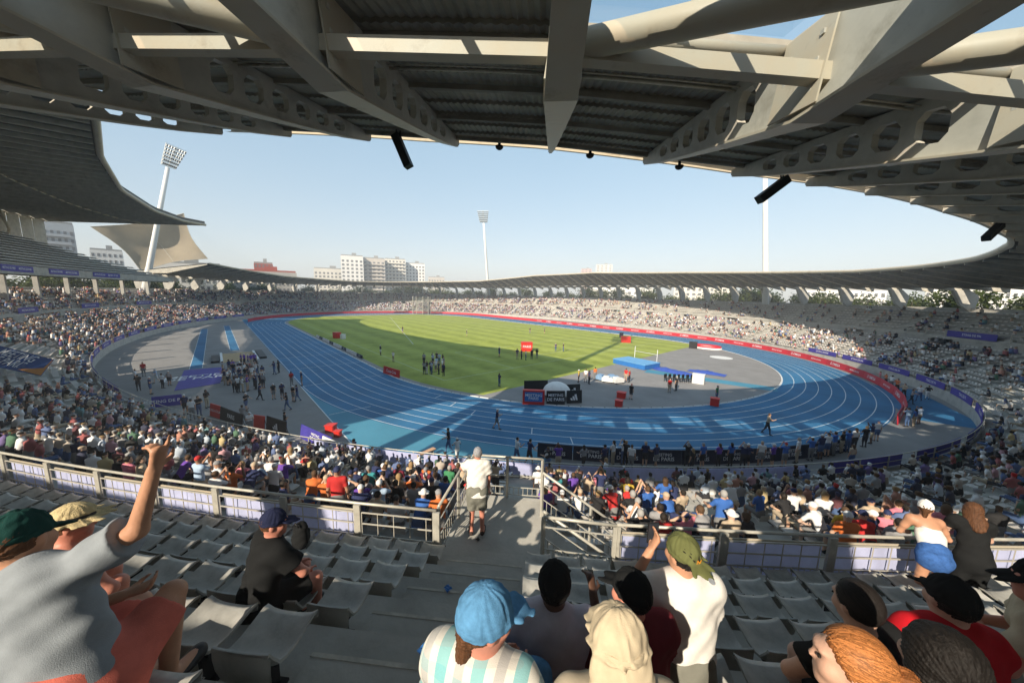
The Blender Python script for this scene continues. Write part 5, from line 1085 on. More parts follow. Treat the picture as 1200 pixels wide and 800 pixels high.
def hero(label, loc, rz, J, sk, shirt=None, bottom=None, hat=None, hair=None, sleeve=0.55, shorts=0.8, fat=1.0, loose=0.016, tank=False, h=0.010, shoes=None, hand_kw={}, seed=0.0, collar=None, strap=None, hipr=None):
    L0 = dict(skin=0, shirt=0, pants=0, shoe=0); P = body_prims(J, L0, True, fat*0.97, 0.55, 0.8, hand_kw); hp, A, hc = head_prims(J, 0, True); r, f, u = A
    root = link('person', sdf_mesh('person', P+hp, [sk], h), None, loc, rz); tag(root, label, 'person')
    rt = J['rt']; hem = J['pel']+(J['che']-J['pel'])*(-0.24 if not J['seated'] else 0.02)
    if shirt:
        mid = J['pel']*0.45+J['che']*0.55; top = J['che']+(J['nek']-J['che'])*0.25; e = loose; S = [cone(hem, mid, 0.168*fat+e, 0.150*fat+e, 0, 0.04, 2, rt, 0.72), cone(mid, top if not tank else J['che'], 0.152*fat+e, 0.168*fat+e*0.6, 0, 0.05, 0 if not tank else 1, rt, 0.68)]
        if tank:
            for s in (-1, 1): S.append(cone(J['che']+rt*s*0.09-V3(0, 0.07, 0), J['nek']+rt*s*0.085-V3(0, 0.02, 0.035), 0.03, 0.022, 0, 0.03)); S.append(cone(J['che']+rt*s*0.09+V3(0, 0.06, 0), J['nek']+rt*s*0.085-V3(0, 0.0, 0.04), 0.03, 0.022, 0, 0.03))
        else:
            S += [cone(J['shol']+rt*0.01, J['shor']-rt*0.01, 0.074+e*0.4, 0.074+e*0.4, 0, 0.06), cone(J['nek']-V3(0, 0, 0.10), J['nek']-V3(0, 0, 0.035)-u*0.0, 0.105, 0.076, 0, 0.03, 1)]
            for n in 'lr':
                s_, el, wr = J['sho'+n], J['elb'+n], J['wri'+n]
                if sleeve <= 1: m = s_+(el-s_)*sleeve; S.append(cone(s_, m, 0.066+e*0.6, 0.060+e*1.3, 0, 0.05, 1))
                else: S += [cone(s_, el, 0.066+e*0.5, 0.05+e, 0, 0.05), cone(el, el+(wr-el)*0.9, 0.048+e, 0.036+e, 0, 0.03, 1)]
        link('shirt', sdf_mesh('shirt', S, [shirt], h, fold=(0.0055, 30, seed)), root)
        if collar: link('collar', sdf_mesh('collar', [cone(J['nek']-V3(0, 0, 0.05), J['nek']-V3(0, 0.005, 0.012), 0.088, 0.078, 0, 0, 3)], [collar], 0.008), root)
    if bottom:
        S = [cone(J['pel']-V3(0, 0, 0.035), J['pel']+(J['che']-J['pel'])*0.18, (hipr or (0.196 if J['seated'] else 0.208))*fat, (hipr or (0.184 if J['seated'] else 0.198))*fat, 0, 0.05, 0, rt, 0.86 if hipr is None else 0.78)]
        for n in 'lr':
            hp_, kn, an = J['hip'+n], J['kne'+n], J['ank'+n]; S.append(cone(hp_, hp_+(kn-hp_)*min(1, shorts), 0.118*fat, 0.094*fat, 0, 0.06, 1 if shorts <= 1 else 0))
            if shorts > 1: S.append(cone(kn, kn+(an-kn)*0.92, 0.085, 0.06, 0, 0.04, 1))
        link('shorts' if shorts <= 1 else 'trousers', sdf_mesh('shorts', S, [bottom], h, fold=(0.003, 30, seed+1)), root)
    for n in 'lr':
        if shoes: link('shoe', sdf_mesh('shoe', [cone(J['ank'+n]-V3(0, 0.05, 0.045), J['toe'+n]-V3(0, 0, 0.002), 0.043, 0.040, 0, 0.02), elli(J['ank'+n]*0.5+J['toe'+n]*0.5-V3(0, 0, 0.018), (0.05, 0.13, 0.022), 0, 0.01)], [shoes], 0.009), root)
    if hair: 
        kind, hm = hair
        if kind == 'bun': S = hair_prims(r, f, u, hc, 'short', 0); S[0]['cut'] = [(f*0.8-u*0.6, 0.045)]; S += [elli(hc-f*0.135-u*0.005, (0.058, 0.045, 0.058), 0, 0.008, A), cone(hc-f*0.08, hc-f*0.12, 0.03, 0.03, 0, 0.015)]
        elif kind == 'tail': S = hair_prims(r, f, u, hc, 'short', 0)+[cone(hc-f*0.085-u*0.03, hc-f*0.10-V3(0, 0, 0.17), 0.035, 0.028, 0, 0.03)]
        else: S = hair_prims(r, f, u, hc, kind, 0)
        if kind == 'long':
            sp = unit(J['nek']-J['che']); bk = unit(np.cross(J['rt'], sp)); bk = bk if bk[1] < 0 else -bk
            S[1:] = [cone(hc-f*0.03+u*0.03, hc-f*0.06-V3(0, 0, 0.12), 0.096, 0.085, 0, 0.04, 0, r, 0.85), cone(hc-f*0.06-u*0.04, J['nek']+(J['che']-J['nek'])*0.1+bk*0.09, 0.092, 0.095, 0, 0.05, 0, r, 0.6), cone(J['nek']+(J['che']-J['nek'])*0.1+bk*0.09, J['nek']*0.35+J['che']*0.65+bk*0.125, 0.095, 0.07, 0, 0.05, 0, r, 0.45)]
        
        def strands(X, Y, Z, r=r, u=u, f=f, hc=hc, sd_=seed):
            a = (X-hc[0])*r[0]+(Y-hc[1])*r[1]+(Z-hc[2])*r[2]; b_ = (X-hc[0])*u[0]+(Y-hc[1])*u[1]+(Z-hc[2])*u[2]; c_ = (X-hc[0])*f[0]+(Y-hc[1])*f[1]+(Z-hc[2])*f[2]
            ps = np.arctan2(a, b_+0.03+0.0*c_); return 0.0016*np.sin(46*ps+9*np.sin(18*c_+sd_))+0.0013*np.sin(83*ps+14*c_+5*np.sin(25*b_))+0.002*np.sin(30*c_+12*ps)
        ho_ = link('hair', sdf_mesh('hair', S, [hm], 0.0042, fold=strands), root)
        if not hat:
            hcol = {'black': (0.016, 0.013, 0.012), 'brown': (0.13, 0.06, 0.028), 'ginger': (0.36, 0.14, 0.045)}[hm.name.replace('hair_', '')]
            so_ = link('hair_strands', strand_mesh(A, hc, hcol, {'bun': V3(0, -1, -0.05), 'short': V3(0.3, -0.8, -0.6)}.get(kind, V3(0, -0.7, -0.75)), 2600, int(seed*10)+1), ho_); so_['kind'] = 'stuff'
    if hat:
        kind, hm = hat[:2]; B = f
        if kind in ('cap', 'backcap'):
            if kind == 'backcap': B = -f
            S = [elli(hc+u*0.028-f*0.012, (0.090, 0.105, 0.108), 0, 0.0, A, cut=[(-u, 0.022)]), elli(hc+u*0.137-f*0.012, (0.012, 0.012, 0.008), 0, 0.01, A)]
            bd = unit(B-u*0.35); bu = unit(u+B*0.35); S.append(elli(hc+u*0.022+B*0.085-f*0.012+bd*0.045, (0.072, 0.072, 0.010), 0, 0.016, (np.cross(bd, bu), bd, bu)))
        elif kind == 'bucket': S = [elli(hc+u*0.04-f*0.008, (0.094, 0.108, 0.105), 0, 0.0, A, cut=[(-u, 0.02)]), dict(elli(hc+u*0.02-f*0.005, (0.145, 0.16, 0.05), 0, 0.015, A, cut=[(-u, 0.03), (u, 0.012)]))]
        elif kind == 'peak': S = [elli(hc+u*0.036-f*0.01, (0.098, 0.112, 0.105), 0, 0.0, A, cut=[(-u, 0.03)]), cone(hc+u*0.0-f*0.01, hc+u*0.04-f*0.01, 0.101, 0.099, 0, 0.01, 3, r, 1.1), elli(hc+u*0.0+f*0.125, (0.08, 0.085, 0.012), 0, 0.02, (r, unit(f-u*0.35), unit(u+f*0.35)))]
        elif kind == 'straw': S = [elli(hc+u*0.06-f*0.005, (0.092, 0.108, 0.085), 0, 0.0, A, cut=[(-u, 0.03)]), elli(hc+u*0.04, (0.165, 0.178, 0.014), 0, 0.02, A)]
        elif kind == 'flap': S = [elli(hc+u*0.035-f*0.01, (0.096, 0.112, 0.108), 0, 0.0, A, cut=[(-u, 0.03)]), elli(hc+u*0.015+f*0.11, (0.085, 0.075, 0.012), 0, 0.02, A), cone(hc-f*0.045+u*0.04, hc-f*0.10-V3(0, 0, 0.19), 0.105, 0.14, 0, 0.02, 1, r, 0.45), elli(hc+u*0.01-f*0.01, (0.106, 0.12, 0.02), 0, 0.012, A)]
        def seams(X, Y, Z, r=r, u=u, f=f, hc=hc, sd_=seed):
            a = (X-hc[0])*r[0]+(Y-hc[1])*r[1]+(Z-hc[2])*r[2]; b_ = (X-hc[0])*u[0]+(Y-hc[1])*u[1]+(Z-hc[2])*u[2]; c_ = (X-hc[0])*f[0]+(Y-hc[1])*f[1]+(Z-hc[2])*f[2]
            ph = np.arctan2(a, c_+0.012); return -0.0022*np.exp(-(np.sin(3*ph)/0.11)**2)*(b_ > 0.03)+0.0016*np.sin(50*b_+6*np.sin(3*ph+sd_)+18*a)+0.0013*np.sin(70*a+40*c_+5*np.sin(30*b_+sd_))
        ho = link('cap' if 'cap' in kind else 'sun_hat', sdf_mesh('hat', S, [hm], 0.0052, fold=seams), root)
        if kind in ('peak', 'flap', 'cap', 'backcap'): link('hat_band', sdf_mesh('hat_band', [cone(hc+u*(0.012 if kind in ('peak', 'flap') else 0.012)-f*0.012, hc+u*0.034-f*0.012, 0.099 if kind in ('peak', 'flap') else 0.0915, 0.0985 if kind in ('peak', 'flap') else 0.0915, 0, 0, 3, r, 1.155)], [hm], 0.005), ho)
        if kind == 'straw': link('hat_band', sdf_mesh('hat_band', [cone(hc+u*0.048-f*0.005, hc+u*0.075-f*0.005, 0.100, 0.097, 0, 0, 3, r, 1.12)], [M_BLACK], 0.006), ho)
        if len(hat) > 2:
            w_ = hc+u*0.028-f*0.012-f*0.112+u*0.005; lettering('N', hat[2], ho, w_, r, unit(u-f*0.15), 0.05, 0.02); lettering('Y', hat[2], ho, w_-f*0.001-u*0.004, r, unit(u-f*0.15), 0.05, 0.02)
            b = MB(); q = hc+u*0.022-f*0.21-u*0.045; bn = unit(u*0.94-f*0.33+V3(0, 0, 0)); bx = r; by = np.cross(bn, bx); b.v = [tuple(q+bn*0.012+0.019*(math.cos(a)*bx+math.sin(a)*by)) for a in np.linspace(0, 6.283, 21)[:-1]]; b.f = [tuple(range(20))]; b.m = [0]; b.build('sticker', mat('grey_sticker', (0.3, 0.32, 0.35), 0.4, 0.2, 60), ho)
    ec = mat('eye_dark', (0.02, 0.015, 0.012), 0.2, 0)
    for s in (-1, 1): link('eye', sdf_mesh('eye', [elli(hc+f*0.086+r*s*0.033+u*0.006, (0.012, 0.007, 0.006), 0, 0, A)], [ec], 0.003), root)
    return root
M_STR = vcolmat('hair_strands', 0.55); M_STR.node_tree.nodes['Principled BSDF'].inputs['Specular IOR Level'].default_value = 0.2
def strand_mesh(A, hc, base, goal, n, seed, spread=1.0, tail=None):
    r, f, u = A; g = np.random.default_rng(seed); V = []; F = []; C = []; gd = unit(goal)
    while len(V) < n*14:
        d = g.normal(size=3); d /= np.linalg.norm(d)
        if d[1]*0.8-d[2]*0.6 > 0.36 or d[2] < -0.55: continue           # face and nape stay clear
        rad = 1.0+g.uniform(0.0, 0.045); wd = g.uniform(0.0010, 0.0022); L = g.uniform(0.45, 0.95); col = np.array(base)*g.uniform(0.55, 1.7); wob = g.normal(size=3)*0.10; k = len(V)
        for i in range(7):
            t = L*i/6; q = unit(d*(1-t)+gd*t+wob*math.sin(3*t)); p = hc+u*0.022-f*0.02+rad*(q[0]*0.085*r+q[1]*0.099*f+q[2]*0.105*u)
            sd2 = unit(np.cross(q[0]*r+q[1]*f+q[2]*u, (gd-d)[0]*r+(gd-d)[1]*f+(gd-d)[2]*u)+1e-6); w2 = wd*(1 if i < 5 else 0.4)
            V += [tuple(p-sd2*w2), tuple(p+sd2*w2)]
            if i: F.append((k+2*i-2, k+2*i-1, k+2*i+1, k+2*i)); C.append(col)
    me = bpy.data.meshes.new('hair_strands'); me.from_pydata(V, [], F); at = me.attributes.new('Col', 'FLOAT_COLOR', 'CORNER'); cc = np.ones((len(F), 4), np.float32); cc[:, :3] = np.array(C); at.data.foreach_set('color', np.repeat(cc, 4, axis=0).ravel()); me.materials.append(M_STR); return me
def seat_px(k, px, py, J, dyaw=0.0, sc=1.0, z0=None):
    fl = rowz_up(k) if z0 is None else z0; P = gp(px, py, fl+J['hea'][2]*sc); th = min((np.linalg.norm(ell(t, 15)[:2]+(0)-P[:2])**2-0 if False else abs(np.dot(P-ell(t, 0), tng(t))), t) for t in np.arange(2.40, 2.62, 0.0005))[1]
    rz = face_rz(th)+dyaw; c, s = math.cos(rz), math.sin(rz); h = J['hea']*sc; return V3(P[0]-(h[0]*c-h[1]*s), P[1]-(h[0]*s+h[1]*c), fl), rz
def seat_at(k, th, off=0.0, dyaw=0.0): return ell(th, rowd_up(k)+off, rowz_up(k)), face_rz(th)+dyaw
C_GREY = cloth('grey_tee', (0.27, 0.30, 0.33)); C_SALM = cloth('salmon_shorts', (0.62, 0.16, 0.12)); C_WHITE = cloth('white_tee', (0.74, 0.72, 0.68)); C_BLK = cloth('black_tee', (0.016, 0.017, 0.018)); C_LAV = cloth('lavender_polo', (0.52, 0.50, 0.58))
C_BURG = cloth('burgundy_tee', (0.16, 0.025, 0.035)); C_RED = cloth('red_tee', (0.46, 0.012, 0.02)); C_OLIVE = cloth('olive_cap', (0.13, 0.14, 0.055)); C_NAVY = cloth('navy_cap', (0.02, 0.025, 0.06)); C_DEN = cloth('denim', (0.10, 0.26, 0.46), 0.3); C_JEAN = cloth('jean_shorts', (0.045, 0.12, 0.34), 0.35)
C_BEIGE = cloth('beige_hat', (0.56, 0.47, 0.33)); C_STRAW = mat('straw', (0.58, 0.47, 0.26), 0.8, 0.2, 30, 0.5, 120); C_KHAKI = cloth('khaki_shorts', (0.20, 0.20, 0.17)); C_GCAP = cloth('grey_cap', (0.30, 0.31, 0.34)); C_DGREEN = cloth('dark_green_cap', (0.012, 0.05, 0.045)); C_WCAP = cloth('white_cap', (0.80, 0.79, 0.77))
# plaid
pm = cloth('plaid', (0.7, 0.68, 0.62)); t_ = pm.node_tree; bs = t_.nodes['Principled BSDF']; tcn = t_.nodes.new('ShaderNodeTexCoord'); sx = t_.nodes.new('ShaderNodeSeparateXYZ'); t_.links.new(tcn.outputs['Object'], sx.inputs[0]); last = None
def stripes(src, per, lo_, hi_):
    m1 = t_.nodes.new('ShaderNodeMath'); m1.operation = 'MULTIPLY'; m1.inputs[1].default_value = 1/per; m2 = t_.nodes.new('ShaderNodeMath'); m2.operation = 'FRACT'; m3 = t_.nodes.new('ShaderNodeMath'); m3.operation = 'COMPARE'; m3.inputs[1].default_value = (lo_+hi_)/2; m3.inputs[2].default_value = (hi_-lo_)/2
    t_.links.new(src, m1.inputs[0]); t_.links.new(m1.outputs[0], m2.inputs[0]); t_.links.new(m2.outputs[0], m3.inputs[0]); return m3.outputs[0]
cur = (0.72, 0.69, 0.62, 1); prev = None
for src, per, a, c, col, al in ((sx.outputs['X'], 0.155, 0.0, 0.32, (0.10, 0.42, 0.46, 1), 0.75), (sx.outputs['X'], 0.155, 0.55, 0.80, (0.30, 0.31, 0.33, 1), 0.6), (sx.outputs['Z'], 0.17, 0.1, 0.38, (0.12, 0.42, 0.48, 1), 0.35), (sx.outputs['Z'], 0.17, 0.62, 0.78, (0.35, 0.35, 0.35, 1), 0.3)):
    fac = t_.nodes.new('ShaderNodeMath'); fac.operation = 'MULTIPLY'; fac.inputs[1].default_value = al; t_.links.new(stripes(src, per, a, c), fac.inputs[0]); mx = t_.nodes.new('ShaderNodeMixRGB'); t_.links.new(fac.outputs[0], mx.inputs[0]); mx.inputs[2].default_value = col
    if prev is None: mx.inputs[1].default_value = cur
    else: t_.links.new(prev, mx.inputs[1])
    prev = mx.outputs[0]
t_.links.new(prev, bs.inputs['Base Color'])
HB, HBR, HG = hairm('black', (0.012, 0.010, 0.009)), hairm('brown', (0.10, 0.045, 0.022)), hairm('ginger', (0.26, 0.095, 0.03))

# man in grey tee pointing at the track
J = pose(lean=0.18, yaw=0.1, tilt=0.1, arms='lap', side=-0.25); loc, rz = seat_px(5, 26, 632, J, 0.25)
w_ = to_local(CAM+unit(ray(180, 552))*2.42, loc, rz); el, wr = ik(J['shor'], w_, 0.30, 0.28, V3(0.3, -0.1, -1)); J['elbr'], J['wrir'] = el, wr
kn = to_local(gp(202, 694, rowz_up(5)+0.66), loc, rz); J['kner'] = reach(J['hipr'], kn, 0.46); J['ankr'] = J['kner']+V3(-0.02, -0.06, -0.44); J['ankr'][2] = max(0.09, J['ankr'][2]); J['toer'] = J['ankr']+V3(0.03, 0.16, -0.06)
hero('man in grey tee and salmon shorts pointing with raised arm', loc, rz, J, SK_T, C_GREY, C_SALM, ('cap', C_DGREEN), ('short', HBR), 0.85, 0.85, 1.12, 0.026, shoes=M_BLACK, hand_kw={'r': dict(curl=0.9, point=True)}, seed=0.3)
# person in straw hat hugging the knees
J = pose(lean=0.42, yaw=-0.25, arms='knees'); loc, rz = seat_px(4, 86, 613, J, -0.45); J['knel'] += V3(0, 0.0, 0.12); J['kner'] += V3(0, 0, 0.14)
hero('person in straw hat and white vest hugging bare knees', loc, rz, J, SK_R, C_WHITE, C_WHITE, ('straw', C_STRAW), ('short', HBR), tank=True, shorts=0.35, shoes=M_BLACK, seed=1.1)
# man in black
J = pose(lean=0.22, yaw=-0.5, arms='knees'); loc, rz = seat_px(3, 322, 612, J, -0.5)
hero('man in black tee and navy cap seated in the third row', loc, rz, J, SK_R, C_BLK, C_BLK, ('cap', C_NAVY), ('short', HBR), 0.6, 0.85, 1.08, 0.024, shoes=M_BLACK, seed=2.2)
# standing man in white
loc = ell(2.4778, 10.85, LAND_Z+0.02); rz = face_rz(2.4778)+0.15; J = pose(seated=False, lean=0.20, arms='down', tilt=0.05); J['toel'] = J['ankl']+V3(-0.03, 0.16, -0.06)
w_ = to_local(gp(541, 552, LAND_Z+1.14), loc, rz); el, wr = ik(J['shol'], w_, 0.30, 0.28, V3(-0.8, 0, -0.6)); J['elbl'], J['wril'] = el, wr
ro = hero('man in white tee and khaki shorts standing on the stair landing', loc, rz, J, SK_R, C_WHITE, C_KHAKI, ('cap', C_GCAP), ('short', hairm('grey', (0.3, 0.29, 0.28))), 0.6, 0.9, 1.1, 0.03, shoes=cloth('sandal', (0.05, 0.035, 0.03)), seed=3.0, hipr=0.178); ro.scale = (1.06, 1.06, 1.06)
# woman in denim hat
J = pose(lean=0.06, yaw=-0.75, arms='lap'); loc, rz = seat_px(5, 570, 724, J, -0.25, 0.92)
ro = hero('woman in blue denim peaked hat and plaid shirt beside the stairs', loc, rz, J, SK_R, pm, C_DEN, ('peak', C_DEN), ('tail', HBR), 1.5, 1.4, 0.98, 0.022, seed=4.0); ro.scale = (0.92, 0.92, 0.92)
# man in lavender polo
J = pose(lean=0.12, yaw=-0.15, arms='chat'); loc, rz = seat_px(4, 650, 684, J, 0.0)
hero('person in pale lavender polo with blue collar and black cap', loc, rz, J, SK_D, C_LAV, C_BLK, ('cap', C_BLK), ('short', HB), 0.6, 1.4, 1.08, 0.024, seed=5.0, collar=cloth('blue_collar', (0.03, 0.05, 0.22)), shoes=M_BLACK)
# person in beige flap hat
J = pose(lean=0.16, yaw=0.1, tilt=0.15, arms='lap'); loc, rz = seat_px(5, 722, 752, J, 0.05, 0.90)
ro = hero('person in beige sun hat with long neck flap', loc, rz, J, SK_P, cloth('sand_shirt', (0.42, 0.36, 0.27)), C_KHAKI, ('flap', C_BEIGE), None, 0.6, 0.8, seed=6.0); ro.scale = (0.90, 0.90, 0.90)
# burgundy
J = pose(lean=0.12, yaw=0.45, arms='lap'); loc, rz = seat_px(4, 739, 694, J, 0.25)
hero('man in burgundy tee and black cap turned toward his neighbour', loc, rz, J, SK_R, C_BURG, C_BLK, ('cap', C_BLK), ('short', HB), 0.6, 0.85, 1.05, 0.022, seed=7.0, shoes=M_BLACK)
# olive cap
J = pose(lean=0.10, yaw=0.25, arms='lap'); loc, rz = seat_px(4, 799, 648, J, 0.15); J['elbl'] = J['shol']+V3(-0.12, 0.14, -0.16); J['wril'] = J['hea']+V3(-0.13, 0.14, -0.10)
hero('man in white tee and backward olive cap photographing with a phone', loc, rz, J, SK_T, C_WHITE, C_KHAKI, ('backcap', C_OLIVE, mat('orange_stitch', (0.75, 0.30, 0.03), 0.7, 0)), ('short', HB), 0.62, 0.85, 1.05, 0.028, seed=8.0, shoes=M_BLACK)
ph = thing('mobile_phone', 'dark mobile phone held by the man in olive cap', 'phone'); ph.location = tuple(loc+(Matrix.Rotation(rz, 3, 'Z') @ Vector(J['wril']+V3(0.045, 0.06, 0.09)))); ph.rotation_euler = (0, 0, rz); b = MB(); b.box((0, 0, 0), (0.075, 0.009, 0.15)); b.build('case', M_BLACK, ph); b = MB(); b.box((0, -0.0055, 0), (0.068, 0.002, 0.14)); b.build('screen', mat('phone_glass', (0.03, 0.035, 0.045), 0.12, 0), ph)
# boy in black
J = pose(lean=0.28, yaw=-0.2, arms='knees', tilt=0.1); loc, rz = seat_px(4, 1003, 706, J, 0.35)
kn = to_local(gp(922, 742, rowz_up(4)+0.62), loc, rz); J['knel'] = reach(J['hipl'], kn, 0.46); J['ankl'] = J['knel']+V3(0.02, 0.02, -0.42); J['toel'] = J['ankl']+V3(-0.03, 0.16, -0.06); J['wril'] = J['knel']+V3(0.03, -0.12, 0.08)
bo = hero('boy with short black hair in black tee and sports shorts', loc, rz, J, SK_P, C_BLK, C_BLK, None, ('short', HB), 0.6, 0.72, 0.95, 0.024, seed=9.0, shoes=M_BLACK)
mid = J['hipl']*0.45+J['knel']*0.55; ax_ = unit(J['knel']-J['hipl']); lettering('adidas', M_TXT, bo, mid+unit(V3(-0.55, -0.35, 0.85))*0.098, -ax_, np.cross(unit(V3(-0.55, -0.35, 0.85)), -ax_), 0.075)
# ginger bun, dark hair
J = pose(lean=0.18, yaw=0.75, arms='lap'); loc, rz = seat_px(5, 995, 776, J, 0.3, 0.92)
ro = hero('woman with ginger hair tied in a bun', loc, rz, J, SK_P, C_BLK, C_JEAN, None, ('bun', HG), 0.5, 0.8, 0.92, seed=10.0); ro.scale = (0.92, 0.92, 0.92)
J = pose(lean=0.18, yaw=-0.2, arms='lap'); loc, rz = seat_px(5, 1098, 772, J, 0.0, 0.92)
ro = hero('person with long glossy black hair beside the ginger bun', loc, rz, J, SK_P, C_BLK, C_BLK, None, ('long', HB), 0.6, 0.8, 0.95, seed=11.0); ro.scale = (0.92, 0.92, 0.92)
J = pose(lean=0.14, yaw=-0.1, arms='lap'); loc, rz = seat_px(4, 1113, 702, J, -0.1)
hero('person in red tee and black cap', loc, rz, J, SK_P, C_RED, C_BLK, ('cap', C_BLK), ('short', HB), 0.6, 0.9, 1.15, 0.026, seed=12.0, shoes=M_BLACK)
J = pose(lean=0.2, yaw=0.6, arms='cross'); loc, rz = seat_px(4, 1218, 682, J, 0.6)
hero('person in beige shirt raising clasped hands beside the red tee', loc, rz, J, SK_R, cloth('beige_shirt', (0.5, 0.42, 0.30)), C_KHAKI, ('cap', C_BLK), ('short', HBR), 0.6, 0.8, 1.0, seed=13.0, shoes=M_BLACK)
# two women at the railing
loc = ell(2.5625, 12.22, rowz_up(0)); rz = face_rz(2.5625)-0.35; J = pose(seated=False, lean=0.55, yaw=-0.5, arms='down')
for n, s in (('l', -1), ('r', 1)):
    w_ = V3(s*0.16+0.08, 0.52, 0.98); J['elb'+n], J['wri'+n] = ik(J['sho'+n], w_, 0.29, 0.26, V3(s*0.6, -0.2, -0.8))
hero('woman in white cap, white vest and denim shorts leaning on the railing', loc, rz, J, SK_T, C_WHITE, C_JEAN, ('cap', C_WCAP), ('tail', HBR), tank=True, shorts=0.3, fat=0.95, seed=14.0, shoes=M_WHITE)
loc = ell(2.5695, 12.22, rowz_up(0)); rz = face_rz(2.5695)-0.5; J = pose(seated=False, lean=0.35, yaw=-0.6, arms='cross')
hero('woman with long brown hair in black top at the railing', loc, rz, J, SK_P, C_BLK, C_BLK, None, ('long', HBR), 0.5, 1.5, 0.95, seed=15.0, shoes=M_BLACK)

def rucksack(label, loc, m, s=1.0):
    root = thing('rucksack', label, 'bag', loc, random.uniform(0, 6)); P = [cone((0, 0, 0.10*s), (0, 0.02, 0.28*s), 0.13*s, 0.11*s, 0, 0.03, 0, V3(1, 0, 0), 0.7), cone((0, 0.08*s, 0.09*s), (0, 0.09*s, 0.17*s), 0.08*s, 0.07*s, 0, 0.02)]
    link('sack', sdf_mesh('sack', P, [m], 0.012, fold=(0.004, 40, 1.0)), root); b = MB(); b.tube([(-0.05, -0.05, 0.36*s), (0, -0.05, 0.42*s), (0.05, -0.05, 0.36*s)], 0.012, 6); b.build('handle', M_BLACK, root, True)
rucksack('black rucksack beside the man in black', tuple(gp(352, 640, rowz_up(2)+0.42)), C_BLK, 0.9)
for i, (px, py, k) in enumerate(((525, 690, 2), (497, 764, 4), (560, 632, -1))):
    z = (rowz_up(k)+0.265) if k >= 0 else LAND_Z+0.012; c = gp(px, py, z); root = tag(link('litter_wrapper', None), None); bpy.data.objects.remove(root); b = MB(); b.grid([[((a-1.5)*0.03, (q-1.5)*0.025, 0.012*math.sin(a*2.1+q*1.3+i)+0.014) for q in range(4)] for a in range(4)]); o = b.build('litter_wrapper', [M_BLUE, M_BLUE, M_BLACK][i]); o.location = tuple(c); tag(o, ['small blue wrapper lying on the upper stair tread', 'crumpled blue wrapper on the lower edge of the stairs', 'dark scrap on the landing behind the standing man'][i], 'litter')
# ------------------------------------------------------------------ spectators
def dens(t, j, upper):
    t = t % 6.28319
    if upper:
        if j >= NFAR: return 0
        if 2.30 <= t <= 2.72: return 0
        if 2.72 < t < 3.05: return 0.28
        if 3.05 <= t < 3.15: return 0.12
        if 3.15 <= t < 3.6: return 0.05
        if 3.6 <= t < 4.3: return 0.12
        if 4.3 <= t < 5.0: return 0.28
        if 5.0 <= t or t < 0.6: return 0.6
        if t < 1.3: return 0.5
        return 0.55
    if 2.30 <= t < 2.476: return 0.80 if j < 9 else 0.9
    if 2.468 <= t < 2.52: return 0.5 if j < 9 else 0
    if 2.50 <= t < 2.72: return 0.42 if j < 5 else 0.58 if j < 9 else 0.62
    if 2.72 <= t < 3.05: return 0.52
    if 3.05 <= t < 3.45: return 0.17
    if 3.45 <= t < 4.2: return 0.22
    if 4.2 <= t < 5.0: return 0.34
    if 5.0 <= t or t < 0.6: return 0.68
    if t < 1.75: return 0.7
    if t < 2.05: return 0.35 if j < 6 else 0.55
    return 0.6
cand = []
for upper in (False, True):
    for j in range(NUP if upper else NLOW):
        d = rowd_up(j) if upper else rowd_low(j); z = rowz_up(j) if upper else rowz_low(j)
        for t in aisle_gap(arc_thetas(0, 2*math.pi, 0.56, d)[:-1], d):
            cl = max(0.1, 0.85+0.75*math.sin(t*41+j*0.7)*math.sin(t*13.3-j*0.9)+0.45*math.sin(t*97+j*1.9))
            if rng.random() > dens(t, j, upper)*cl*1.25: continue
            p = ell(t, d-0.02, z); x, y, q = proj(p+(0, 0, 1.1))
            if q < 1 or not (-40 < x < 1240) or y > 760: continue
            if x < 70 and 396 < y < 448 and np.linalg.norm(p-CAM) > 22: continue
            cand.append((np.linalg.norm(p-CAM), t, j, upper, p))
cand.sort(key=lambda c: c[0])
bpy.context.view_layer.update(); dg = bpy.context.evaluated_depsgraph_get()
NIND = 300-NFIELD-17; ind = []; rest = []
for c in cand:
    if len(ind) < NIND:
        tgt = Vector(c[4])+Vector((0, 0, 1.22)); o = Vector(CAM); v = tgt-o; L = v.length; hit = SC.ray_cast(dg, o+v.normalized()*0.3, v.normalized(), distance=L-0.6)
        x = proj(tgt)
        if hit[0] or not (0 < x[0] < 1200): rest.append(c); continue
        ind.append(c)
    else: rest.append(c)
for dist, t, j, upper, p in ind:
    sh, tr, hd, hc = draw_person(); pn = ['lap', 'fwd', 'phone', 'turn', 'back', 'head'][rng.choice(6, p=[.36, .26, .07, .14, .14, .03])]
    st = rng.random() < 0.05
    wh = ('in the rows beyond the man in black' if t < 2.45 else 'below the stair landing' if t < 2.52 else 'in the rows beyond the white railing' if t < 2.72 else 'in the stand round the bend') if not upper else 'in the upper rows round the bend'
    put_person('stand' if st else 'sit', ['down', 'phone', 'walk'][rng.integers(3)] if st else pn, sh, tr, hd, hc, p, face_rz(t)+random.uniform(-.35, .35), wh.replace('in the', 'in the'), 'spectators in the bowl')
